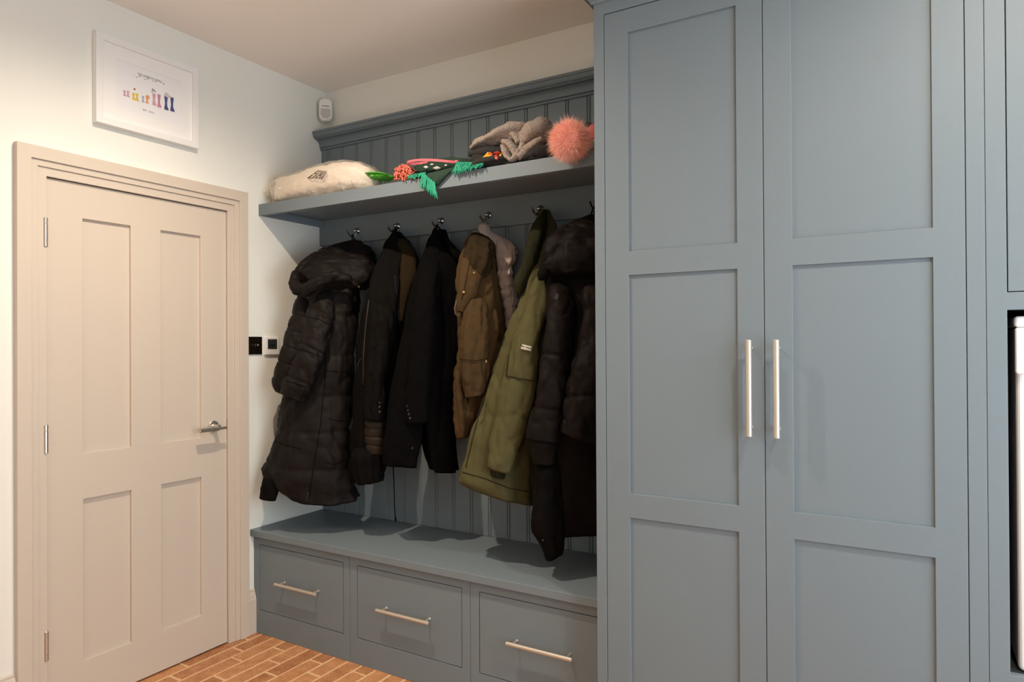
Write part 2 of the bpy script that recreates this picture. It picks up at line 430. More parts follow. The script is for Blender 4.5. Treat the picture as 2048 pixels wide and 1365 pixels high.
# ------------------------------------------------------------------ wardrobe and appliance housing
WY = -.5749
def wardrobe():
    t = thing('wardrobe', (2.34, -.29, 0), 'tall blue-grey two-door shaker wardrobe with long bar handles', 'wardrobe')
    zt = 2.4383; ztop = 2.50
    MB().grid([CABX, 1.848, 2.829, 2.8685], [0, .10, zt, ztop], lambda i, j: not (i == 1 and j == 1), 1, WY, WY+.022).build('face_frame', M_paint, t, bevel=.001)
    mb = MB(); mb.box(CABX, CABX+.019, WY+.022, -.002, 0, ztop); mb.box(2.8495, 2.8685, WY+.022, -.002, 0, ztop)
    mb.box(CABX+.019, 2.8495, WY+.022, -.002, ztop-.02, ztop); mb.box(CABX+.019, 2.8495, WY+.022, -.002, .06, .08)
    mb.build('carcass', M_paint, t, bevel=.001)
    MB().box(CABX+.019, 2.8495, -.012, -.003, .08, ztop-.02).build('back_panel', M_gap, t)
    MB().box(CABX+.02, 2.849, WY+.0235, WY+.026, .1, zt+.01).build('gap_shade_sheet', M_gap, t)  # full dark sheet behind the doors, colours the door gaps as shade
    e = .0017; zs = [.10+e, .180, .8052, .8828, 1.5807, 1.6573, 2.3602, zt-.0028]
    for (a, b, p, q, hx) in ((1.848, 2.3412, 1.9284, 2.2659, 2.304), (2.3412, 2.829, 2.4176, 2.7566, 2.379)):
        e2 = .001
        d = MB().grid([a+(e if a < 2 else e2), p, q, b-(e2 if a < 2 else e)], zs, lambda i, j: not (i == 1 and j in (1, 3, 5)), 1, WY+.0004, WY+.0215).build('wardrobe_door', M_paint, t, bevel=.0012)
        for j in (1, 3, 5):
            MB().box(p-.003, q+.003, WY+.0078, WY+.019, zs[j]-.003, zs[j+1]+.003).build('panel', M_paint, d)
        bar_handle((hx, WY-.036, 1.371), (hx, WY-.036, 1.092), (0, -1, 0), M_bar, d, r=.0086, post=.036)
    # cornice that returns along the left side
    prof = [(0, 2.478), (.006, 2.478), (.009, 2.483), (.009, 2.487), (.014, 2.489)]
    for k in range(1, 8):
        a = math.pi/2*k/7; prof.append((.014+.030*(1-math.cos(a)), 2.489+.032*math.sin(a)))
    prof += [(.050, 2.523), (.052, 2.53), (.062, 2.545), (.066, 2.549), (.066, 2.562), (0, 2.562)]
    mb = MB(); n = len(prof)
    ring = []
    for (px_, py_, sx, sy) in ((CABX, -.0015, -1, 0), (CABX, WY, -1, -1), (2.8690, WY, 0, -1)):
        ring.append([(px_+sx*o, py_+sy*o, z) for o, z in prof])
    base = sum(ring, [])
    fs = []
    for i in range(2):
        for k in range(n): fs.append((i*n+k, i*n+(k+1) % n, (i+1)*n+(k+1) % n, (i+1)*n+k))
    mb.add(base, fs)
    mb.build('cornice', M_paint, t)
    MB().box(CABX+.004, 2.8685, WY+.004, -.002, 2.5005, 2.555).build('top_board', M_paint, t)

def housing():
    x0, x1 = 2.8695, 3.56
    t = thing('appliance_cabinet', (3.2, -.29, 0), 'tall blue-grey appliance cabinet at the right edge with open niche', 'cabinet')
    xs = [x0, 2.9115, 3.518, x1]
    MB().grid(xs, [0, .10, .50, .542, 1.4401, 1.4833, 2.4383, 2.4995], lambda i, j: not (i == 1 and j in (1, 3, 5)), 1, WY, WY+.022).build('face_frame', M_paint, t, bevel=.001)
    mb = MB(); mb.box(x0, x0+.019, WY+.022, -.002, 0, 2.4995); mb.box(x1-.019, x1, WY+.022, -.002, 0, 2.4995)
    mb.box(x0+.019, x1-.019, WY+.022, -.002, 2.48, 2.4995)
    mb.build('carcass', M_paint, t)
    mb = MB(); mb.box(x0+.019, x1-.019, WY+.022, -.004, 1.4405, 1.459); mb.box(x0+.019, x1-.019, WY+.022, -.004, .523, .5415)
    mb.box(x0+.0195, x0+.023, WY+.022, -.004, .542, 1.44); mb.box(x1-.023, x1-.0195, WY+.022, -.004, .542, 1.44); mb.box(x0+.02, x1-.02, -.010, -.005, .05, 2.48)
    mb.build('niche_lining', M_gap, t)  # shade of the open niche is put into the lining colour
    e = .0022
    for z0, z1 in ((1.4833, 2.4383), (.10, .50)):
        d = MB().grid([2.9115+e, 2.995, 3.436, 3.518-e], [z0+e, z0+.078, z1-.078, z1-e], lambda i, j: not (i == 1 and j == 1), 1, WY+.0004, WY+.0215).build('cabinet_door', M_paint, t, bevel=.0012)
        MB().box(2.992, 3.439, WY+.0078, WY+.019, z0+.075, z1-.075).build('panel', M_paint, d)
        MB().box(x0+.02, x1-.02, WY+.0235, WY+.026, z0-.01, z1+.01).build('gap_shade_sheet', M_gap, t)  # dark sheet behind this door, shade painted into its gaps
    # white appliance in the niche
    w = thing('washing_machine', (3.22, -.3, .542), 'white washing machine in the niche at the right edge', 'washing machine')
    wx0, wx1, wy = 2.927, 3.508, -.545
    M_app = mat('white_appliance', (0.80, 0.77, 0.75), .25)
    M_glass = mat('dark_porthole', (0.02, 0.02, 0.025), .08)
    MB().box(wx0+.004, wx1-.004, wy, -.03, .5435, 1.397).build('body', M_app, w, bevel=.012, seg=4)
    MB().box(wx0, wx1, wy-.012, -.03, 1.397, 1.4245).build('worktop', M_app, w, bevel=.008, seg=4)
    MB().box(wx0+.002, wx1-.002, wy-.012, wy+.02, 1.281, 1.3965).build('control_panel', M_app, w, bevel=.006, seg=3)
    dr = MB().lathe(((wx0+wx1)/2, wy, .93), (0, -1, 0), [(.0, 0), (.19, 0), (.19, .012), (.175, .026), (.135, .026), (.13, .015), (.0, .010)], 48).build('porthole_door', M_app, w)
    MB().lathe(((wx0+wx1)/2, wy-.008, .93), (0, -1, 0), [(.0, 0), (.128, 0), (.11, .014), (.07, .026), (.0, .030)], 40).build('porthole_glass', M_glass, dr, smooth=True)
    MB().lathe(((wx0+wx1)/2+.05, wy-.012, 1.34), (0, -1, 0), [(.0, 0), (.026, 0), (.024, .016), (.0, .017)], 28).build('dial', M_steel, w)
    MB().box(wx0+.02, wx0+.17, wy-.0135, wy-.011, 1.305, 1.375).build('drawer_front', M_white, w, bevel=.001)
wardrobe(); housing()

# ------------------------------------------------------------------ hooks
HOOKX = [.272+.265*k for k in range(6)]
def hooks():
    who = ['the black hooded puffer coat', 'the black jacket with khaki lining', 'the plain black wool coat', 'the olive field jacket and pale puffer', 'the green parka', 'the dark brown puffer, beside the wardrobe']
    def arc(pts, n=18):
        out = []
        P = [Vector(p) for p in pts]; P = [2*P[0]-P[1]]+P+[2*P[-1]-P[-2]]
        for i in range(1, len(P)-2):
            for k in range(n//2):
                t_ = k/(n//2)
                a, b, c, d = P[i-1:i+3]
                out.append(.5*((2*b)+(c-a)*t_+(2*a-5*b+4*c-d)*t_*t_+(3*b-a-3*c+d)*t_**3))
        out.append(P[-2]); return out
    x, z = HOOKX[0], 1.945
    root = thing('coat_hook', (x, -.05, z), '', 'hook')
    MB().lathe((x, -.050, z), (0, -1, 0), [(0, 0), (.0165, 0), (.0165, .003), (.013, .006), (.008, .009), (.007, .014), (.009, .018), (.007, .023), (0, .024)], 24).build('rose', M_chrome, root, smooth=True)
    p = arc([(x, -.066, z-.004), (x, -.072, z-.018), (x, -.085, z-.031), (x, -.103, z-.030), (x, -.120, z-.017), (x, -.128, z-.006)])
    a = MB().tube(p, [.0042]*(len(p)-3)+[.0050, .0052, .0040], 12); a.build('long_prong', M_chrome, root, smooth=True)
    p = arc([(x, -.064, z-.004), (x, -.063, z-.025), (x, -.066, z-.045), (x, -.078, z-.052), (x, -.090, z-.043)])
    MB().tube(p, [.004]*(len(p)-2)+[.005, .0038], 12).build('short_prong', M_chrome, root, smooth=True)
    for k in range(6):
        if k == 0: r = root
        else:
            r = root.copy(); COL.objects.link(r); r.location.x = HOOKX[k]
            for ch in root.children:
                c = ch.copy(); COL.objects.link(c); c.parent = r
        tag(r, 'chrome double coat hook holding '+who[k], 'hook', 'chrome coat hooks')
hooks()

# ------------------------------------------------------------------ small things on the left wall
def flat_print(name, polys, mat_, parent, x, th=.0006):
    """polys in (y, z) on the wall plane, built as a thin raised print"""
    mb = MB()
    for p in polys: mb.prism(p, 0, x, x+th)
    return mb.build(name, mat_, parent)

def text_mesh(txt, name, mat_, parent, pos, right, up, height, width=None):
    cu = bpy.data.curves.new(name, 'FONT'); cu.body = txt; cu.align_x = 'CENTER'; cu.align_y = 'CENTER'; cu.extrude = .004
    cu.resolution_u = 2
    o = bpy.data.objects.new(name, cu); COL.objects.link(o); bpy.context.view_layer.update()
    me = bpy.data.meshes.new_from_object(o.evaluated_get(bpy.context.evaluated_depsgraph_get()))
    bpy.data.objects.remove(o)
    v = [p.co.copy() for p in me.vertices]
    w = max(p.x for p in v)-min(p.x for p in v); h = max(p.y for p in v)-min(p.y for p in v)
    sy = height/h; sx = (width/w) if width else sy
    R_, U_ = Vector(right).normalized(), Vector(up).normalized(); N_ = R_.cross(U_)
    mb = MB(); mb.add([Vector([float(c) for c in pos]) + R_*(p.x*sx) + U_*(p.y*sy) + N_*(p.z*.1) for p in v], [tuple(q.vertices) for q in me.polygons])
    return mb.build(name, mat_, parent)

def picture():
    y0, y1, z0, z1 = -1.2085, -.7755, 2.2235, 2.573
    t = thing('picture_frame', (0, (y0+y1)/2, z0), 'white framed family print of colourful welly boots above the door', 'picture')
    fw = .026
    MB().grid([y0, y0+fw, y1-fw, y1], [z0, z0+fw, z1-fw, z1], lambda i, j: not (i == 1 and j == 1), 0, .001, .030).build('frame', M_white, t, bevel=.0015)
    M_mat = mat('picture_mount', (0.86, 0.84, 0.82), .6); M_pap = mat('print_paper', (0.84, 0.825, 0.835), .6)
    MB().grid([y0+fw-.003, y0+.080, y1-.080, y1-fw+.003], [z0+fw-.003, z0+.076, z1-.078, z1-fw+.003], lambda i, j: not (i == 1 and j == 1), 0, .0165, .019).build('mount', M_mat, t)
    pr = MB().box(.014, .0165, y0+.07, y1-.07, z0+.066, z1-.066).build('print', M_pap, t)
    X = .0166
    cols = {'pink': (0.60, 0.36, 0.42), 'yellow': (0.72, 0.52, 0.10), 'pale_blue': (0.38, 0.42, 0.55), 'orange': (0.75, 0.33, 0.12), 'rose': (0.55, 0.25, 0.34), 'navy': (0.06, 0.075, 0.20), 'grey': (0.35, 0.33, 0.36), 'cream': (0.62, 0.58, 0.52), 'red': (0.40, 0.03, 0.03), 'ink': (0.12, 0.11, 0.12)}
    MM = {k: mat('print_'+k, v, .6) for k, v in cols.items()}
    def P(px, py):
        a = at(px, py, 0, X); return (float(a[1]), float(a[2]))
    def boot(cx, top, bot, w, flip=1):
        yc, zt = P(cx, top); _, zb = P(cx, bot); w = w/2
        h = zt-zb
        sh = [(-.9, 1), (.9, 1), (.8, .82), (.55, .55), (.6, .3), (1.25*1, .13), (1.3, 0), (-.95, 0), (-.9, .15), (-.55, .45), (-.8, .82)]
        return [(yc+flip*q*w, zb+r*h) for q, r in (sh if flip > 0 else sh[::-1])]
    flat_print('boot_print', [boot(249, 181, 192, .012), boot(256, 182, 194, .012)], MM['pink'], pr, X)
    flat_print('boot_print', [boot(267, 186, 200, .014), boot(274, 187, 202, .014)], MM['yellow'], pr, X)
    flat_print('boot_print', [boot(286, 192, 205, .011)], MM['pale_blue'], pr, X)
    flat_print('boot_print', [boot(294, 194, 207, .011)], MM['orange'], pr, X)
    flat_print('boot_print', [boot(308, 187, 211, .016)], MM['pink'], pr, X)
    flat_print('boot_print', [boot(318, 189, 215, .016)], MM['rose'], pr, X)
    flat_print('boot_print', [boot(332, 192, 220, .017), boot(344, 195, 223, .017)], MM['navy'], pr, X)
    def disc(px, py, r, n=10):
        y, z = P(px, py); return [(y+r*math.cos(2*math.pi*k/n), z+r*math.sin(2*math.pi*k/n)) for k in range(n)]
    flat_print('flower_print', [disc(295, 194.5, .0085)], MM['orange'], pr, X+.0006)
    flat_print('flower_print', [disc(269, 178.5, .004)], MM['red'], pr, X)
    flat_print('flower_print', [disc(306, 180, .006), disc(310, 183, .004), disc(304, 184, .003)], MM['grey'], pr, X)
    flat_print('flower_print', [disc(333, 190, .010), disc(339, 194, .006)], MM['cream'], pr, X+.0008)
    y, z = P(300, 156); text_mesh('THE LAMBSON FAMILY', 'title_text', MM['ink'], pr, (X, y, z), (0, 1, 0), (0, 0, 1), .0078, .104)
    y, z = P(297, 223); text_mesh('EST. 2016', 'date_text', MM['ink'], pr, (X, y, z), (0, 1, 0), (0, 0, 1), .0065, .046)
    flat_print('leaf_garland', [disc(268+5.4*k, 151+1.35*k+2.4*math.sin(k*1.9), .0018+.0009*((k*7) % 3), 6) for k in range(12)], MM['grey'], pr, X)
picture()

def wall_plates():
    y0, y1, z0, z1 = -.5025, -.4245, 1.3195, 1.4045
    M_br = mat('dark_bronze_plate', (0.020, 0.013, 0.009), .22, metal=.6)
    t = thing('light_switch', (0, (y0+y1)/2, z0), 'dark bronze toggle light switch beside the door casing', 'light switch')
    MB().box(.0005, .007, y0, y1, z0, z1).build('plate', M_br, t, bevel=.0025, seg=3)
    yc, zc = (y0+y1)/2+.002, (z0+z1)/2
    MB().lathe((.007, yc, zc), (1, 0, 0), [(.0, 0), (.010, 0), (.010, .003), (.006, .006), (0, .006)], 20).build('collar', M_br, t, smooth=True)
    MB().tube([(.012, yc, zc), (.022, yc-.002, zc+.002), (.030, yc-.004, zc+.003)], [.0035, .0042, .006], 12).build('toggle', M_chrome, t, smooth=True)
    for dy in (-.030, .030):
        MB().lathe((.0068, yc-.002+dy, zc), (1, 0, 0), [(0, 0), (.0032, 0), (.0030, .0012), (0, .0013)], 14).build('screw', M_chrome if dy < 0 else M_br, t)
    y0, y1 = -.4135, -.3265; z0, z1 = 1.317, 1.4035
    t = thing('thermostat', (0, (y0+y1)/2, z0), 'white square thermostat with dark screen beside the light switch', 'thermostat')
    MB().box(.0005, .013, y0, y1, z0, z1).build('body', M_white, t, bevel=.003, seg=3)
    M_scr = mat('thermostat_screen', (0.030, 0.036, 0.036), .15); M_seg = mat('screen_digits', (0.010, 0.012, 0.012), .4)
    sc = MB().box(.0128, .0140, y0+.016, y1-.016, z0+.028, z1-.011).build('screen', M_scr, t)
    flat_print('screen_marks', [[(y0+.024+.012*k, z0+.038), (y0+.032+.012*k, z0+.038), (y0+.032+.012*k, z0+.052), (y0+.024+.012*k, z0+.052)] for k in range(3)], M_seg, sc, .0140, .0003)
wall_plates()

def motion_sensor():
    c = Vector((.052, -.052, 2.600)); n = Vector((1, -1, 0)).normalized(); r_ = Vector((1, 1, 0)).normalized(); u_ = Vector((0, 0, 1))
    M_lens = mat('sensor_lens', (0.50, 0.49, 0.49), .3); M_pir = mat('sensor_plastic', (0.78, 0.77, 0.74), .4)
    t = thing('motion_sensor', (.052, -.052, 2.54), 'small white alarm motion sensor in the corner above the cornice', 'motion sensor')
    def slab(poly, a, b, sh=1.0):
        mb = MB(); k = len(poly)
        v = [c + r_*x + u_*z + n*a for x, z in poly] + [c + r_*(x*sh) + u_*(z*sh) + n*b for x, z in poly]
        mb.add(v, [tuple(reversed(range(k))), tuple(range(k, 2*k))]+[(i, (i+1) % k, k+(i+1) % k, k+i) for i in range(k)]); return mb
    def outline(w, h):
        pts = []
        for k in range(9):
            a = math.pi*(k/8); pts.append((w*math.cos(a), h*.62+h*.38*math.sin(a)))
        pts += [(-w, -h*.55), (-w*.86, -h*.75), (-w*.45, -h*.97), (w*.45, -h*.97), (w*.86, -h*.75), (w, -h*.55)]
        return pts
    slab(outline(.0345, .061), -.022, .012).build('housing', M_pir, t, bevel=.003, seg=3)
    slab(outline(.0325, .059), .012, .019, .95).build('front_cover', M_pir, t, bevel=.002)
    ln = [(-.025, .004), (.025, .004), (.026, -.030), (.012, -.048), (-.012, -.048), (-.026, -.030)]
    slab(ln, .017, .023, .93).build('lens', M_lens, t, bevel=.002)
    slab([(-.019, .0155), (.019, .0155), (.019, .0185), (-.019, .0185)], .018, .0196).build('slot', M_dark, t)
motion_sensor()

# ------------------------------------------------------------------ cloth
def catmull(rows, n):
    A = np.array(rows, float); m = len(A)
    d = np.r_[0, np.cumsum(np.maximum(1e-6, np.hypot((A[1:,0]+A[1:,2]-A[:-1,0]-A[:-1,2])/2, (A[1:,1]+A[1:,3]-A[:-1,1]-A[:-1,3])/2)))]
    d /= d[-1]; out = []
    tang = np.gradient(A, d, axis=0)
    for t in np.linspace(0, 1, n):
        i = min(m-2, max(0, int(np.searchsorted(d, t, side='right')-1)))
        h = d[i+1]-d[i]; s = (t-d[i])/h
        h00, h10, h01, h11 = 2*s**3-3*s**2+1, s**3-2*s**2+s, -2*s**3+3*s**2, s**3-s**2
        lin = A[i]*(1-s)+A[i+1]*s
        cub = h00*A[i]+h10*h*tang[i]+h01*A[i+1]+h11*h*tang[i+1]
        out.append(.45*lin+.55*cub)
    return np.array(out)

SURF = {}
def cloth(rows, name, mat_, parent, nu=72, nv=84, folds=(), fold_amp=.010, fold_top=.15, seams=(), seam_w=.012, seam_d=.016, puff=.0, wr=.004, wscale=14.0,
          power=.85, seed=0, twist=0.0, tilt=0.0, sag=0.0, hem=True):
    """loft a hanging cloth volume. rows: (xl, yl, xr, yr, D, T): left and right outline, distance from the camera position, thickness"""
    if name.startswith(('sleeve', 'front_panel', 'quilted_inner', 'hem', 'cuff', 'side_panel', 'hanging')):
        a_ = rows[0]; m_ = [(a_[0]+a_[2])/2, (a_[1]+a_[3])/2]
        def shr(k, up, tk, dd): return (m_[0]+(a_[0]-m_[0])*k, m_[1]+(a_[1]-m_[1])*k-up, m_[0]+(a_[2]-m_[0])*k, m_[1]+(a_[3]-m_[1])*k-up, a_[4]+dd, a_[5]*tk)
        rows = [shr(.25, 15, .2, .05), shr(.62, 11, .55, .03), shr(.88, 5, .85, .012)]+list(rows)
    R_ = catmull(rows, nv); mb = MB(); rnd = random.Random(seed); ph = [rnd.uniform(0, 6.28) for _ in range(12)]
    V = []
    off = Vector((seed*3.7, seed*1.9, seed*.7))
    for j in range(nv):
        xl, yl, xr, yr, D, T = R_[j]; v = j/(nv-1)
        L = atd(xl, yl, D); Rr = atd(xr, yr, D); mid = (L+Rr)/2; A = (Rr-L)/2
        vd = mid-CAM; vd[2] = 0; vd /= np.linalg.norm(vd); B = vd*T/2
        ra = np.linalg.norm(A)+1e-6; ah = A/ra
        ramp = min(1.0, max(0.0, (v-.02)/max(.02, fold_top)))
        sd = 0.0
        if seams:
            sd = puff
            for sv in seams:
                pass
        for i in range(nu):
            th = 2*math.pi*i/nu; c, s_ = math.cos(th), math.sin(th)
            cc = math.copysign(abs(c)**power, c); ss = math.copysign(abs(s_)**power, s_)
            vv = v + tilt*c
            k_rad = 0.0
            if seams:
                dmin = min(abs(vv-sv) for sv in seams)
                k_rad = puff*min(1, dmin/.05)**.5 - seam_d*math.exp(-(dmin/seam_w)**2)
            fo = 0.0
            for q, (fr, am) in enumerate(folds):
                fo += am*math.sin(fr*th + ph[q] + twist*v + .7*math.sin(3*v+ph[q+4]))
            fo *= fold_amp*ramp
            p = mid + A*cc + B*ss
            p[2] += -sag*(1-c*c)*max(0, (v-.85)/.15)*.5
            q3 = Vector((p[0], p[1], p[2]*.55))*wscale+off
            nz = noise.noise(q3)*wr + noise.noise(q3*2.3)*wr*.5 - wr*.8*(1-abs(noise.noise(q3*.9+off)))**7 - wr*.5*(1-abs(noise.noise(q3*1.9-off)))**9
            nv_ = ah*c + vd*s_
            small = min(1.0, min(ra, T/2)/.05)
            p = p + nv_*(k_rad*small+fo*small+nz*small)
            p[1] = min(p[1], -.0365 if p[2] < 1.88 or p[2] > 2.03 else -.0525); p[0] = max(p[0], .006)
            V.append(p)
    F = []
    for j in range(nv-1):
        for i in range(nu):
            a = j*nu+i; b = j*nu+(i+1) % nu; F.append((a, b, b+nu, a+nu))
    n0 = len(V)
    if hem:
        last = V[(nv-1)*nu:]; cen = sum(last)/nu
        for q in last: V.append(cen+(q-cen)*.90+np.array([0, 0, .008]))
        for q in last: V.append(cen+(q-cen)*.86+np.array([0, 0, .05]))
        for k in range(2):
            base = (nv-1)*nu if k == 0 else n0
            for i in range(nu):
                F.append((base+i, base+(i+1) % nu, n0+k*nu+(i+1) % nu, n0+k*nu+i))
        F.append(tuple(n0+nu+i for i in range(nu)))
    else: F.append(tuple((nv-1)*nu+i for i in range(nu)))
    F.append(tuple(reversed(range(nu))))
    mb.add(V, F)
    o = mb.build(name, mat_, parent, smooth=True)
    SURF[o.name] = BVHTree.FromPolygons([Vector([float(c) for c in p]) for p in V], F)
    o['k'] = 0; del o['k']
    return o

def surf(px, py, objs, lift=.002):
    """point on the nearest of the given cloth pieces under an outline point, lifted off the cloth"""
    d = Vector([float(c) for c in ray(px, py)]).normalized(); best = None; C0 = Vector([float(c) for c in CAM])
    for o in objs:
        h = SURF[o.name].ray_cast(C0, d)
        if h[0] is not None and (best is None or h[3] < best[3]): best = h
    if best is None: return None
    n = best[1]
    if n.dot(d) > 0: n = -n
    return best[0]+n*lift, n

def seam_line(pts, objs, name, mat_, parent, r=.0016, lift=.0005, sub=8, n=6):
    P = []
    for (a, b) in zip(pts[:-1], pts[1:]):
        for k in range(sub):
            t = k/sub; h = surf(a[0]+(b[0]-a[0])*t, a[1]+(b[1]-a[1])*t, objs, lift)
            if h: P.append(h[0])
    h = surf(*pts[-1], objs, lift)
    if h: P.append(h[0])
    if len(P) < 2: return None
    return MB().tube(P, r, n).build(name, mat_, parent, smooth=True)

def button(px, py, objs, name, mat_, parent, r=.007, th=.004):
    h = surf(px, py, objs, .0)
    if not h: return None
    return MB().lathe(h[0], h[1], [(0, 0), (r, 0), (r, th*.6), (r*.8, th), (r*.5, th*.8), (0, th*.8)], 16).build(name, mat_, parent, smooth=True)

def patch(corners, objs, name, mat_, parent, nx=10, ny=10, lift=.003, th=.003):
    """a cloth patch (flap, label, lapel) that follows the surface; corners TL, TR, BR, BL"""
    (a, b, c, d) = [np.array(q, float) for q in corners]; V = []; ok = True
    for j in range(ny+1):
        for i in range(nx+1):
            u, v = i/nx, j/ny
            q = (a*(1-u)+b*u)*(1-v)+(d*(1-u)+c*u)*v
            h = surf(q[0], q[1], objs, lift)
            if h is None: return None
            V.append((h[0], h[1]))
    mb = MB(); n = (nx+1)*(ny+1)
    vs_ = [p for p, m in V]+[p-m*(th+lift*.9) for p, m in V]
    F = []
    for j in range(ny):
        for i in range(nx):
            q = j*(nx+1)+i; F.append((q, q+1, q+nx+2, q+nx+1)); F.append((n+q, n+q+nx+1, n+q+nx+2, n+q+1))
    bd = [i for i in range(nx+1)]+[(j+1)*(nx+1)-1 for j in range(1, ny+1)]+[ny*(nx+1)+i for i in reversed(range(nx))]+[j*(nx+1) for j in reversed(range(1, ny))]
    for k in range(len(bd)): F.append((bd[k], bd[(k+1) % len(bd)], n+bd[(k+1) % len(bd)], n+bd[k]))
    mb.add(vs_, F)
    return mb.build(name, mat_, parent, smooth=True)

def loop(hx, parent, mat_, a, b, width=.0032):
    """hanging loop over the hook's long prong"""
    top = Vector((hx, -.088, 1.9205))
    p = [Vector([float(c) for c in a]), top+Vector((-.004, 0, -.006)), top+Vector((0, 0, .001)), top+Vector((.004, 0, -.006)), Vector([float(c) for c in b])]
    return MB().tube(p, width, 8).build('hanging_loop', mat_, parent, smooth=True)

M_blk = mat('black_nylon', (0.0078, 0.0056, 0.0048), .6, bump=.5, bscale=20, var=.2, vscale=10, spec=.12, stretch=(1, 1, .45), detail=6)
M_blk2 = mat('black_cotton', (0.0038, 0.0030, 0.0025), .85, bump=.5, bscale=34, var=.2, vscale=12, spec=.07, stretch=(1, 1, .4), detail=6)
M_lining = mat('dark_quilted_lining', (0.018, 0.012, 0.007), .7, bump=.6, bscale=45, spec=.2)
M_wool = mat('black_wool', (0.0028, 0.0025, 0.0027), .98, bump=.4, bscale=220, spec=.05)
M_khaki = mat('khaki_lining', (0.017, 0.011, 0.004), .85, bump=.5, bscale=40, var=.25, vscale=9, spec=.1, stretch=(1, 1, .4))
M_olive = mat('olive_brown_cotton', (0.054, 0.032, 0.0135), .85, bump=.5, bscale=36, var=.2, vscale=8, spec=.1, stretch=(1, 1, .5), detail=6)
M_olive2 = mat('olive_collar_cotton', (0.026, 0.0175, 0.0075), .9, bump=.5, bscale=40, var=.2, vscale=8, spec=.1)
M_grey = mat('pale_grey_quilt', (0.40, 0.325, 0.29), .7, bump=.4, bscale=40, var=.15, vscale=12, spec=.2)
M_green = mat('green_parka_cotton', (0.070, 0.064, 0.027), .8, bump=.35, bscale=26, var=.16, vscale=7, spec=.12, stretch=(1, 1, .5), detail=6)
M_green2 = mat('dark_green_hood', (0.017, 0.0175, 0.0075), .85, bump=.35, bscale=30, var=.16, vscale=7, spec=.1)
M_brown = mat('brown_black_nylon', (0.0056, 0.0034, 0.0028), .65, bump=.45, bscale=18, var=.18, vscale=9, spec=.10, stretch=(1, 1, .5), detail=6)
M_brass = mat('brass', (0.75, 0.50, 0.22), .3, metal=1.0)
M_zip = mat('dull_zip_metal', (0.055, 0.048, 0.042), .5, metal=.5)
M_seam = mat('dark_stitching', (0.0018, 0.0015, 0.0014), .9, spec=.04)
M_lab = mat('woven_label', (0.46, 0.42, 0.34), .7)
M_lime = mat('lime_drawcord', (0.25, 0.42, 0.10), .5)

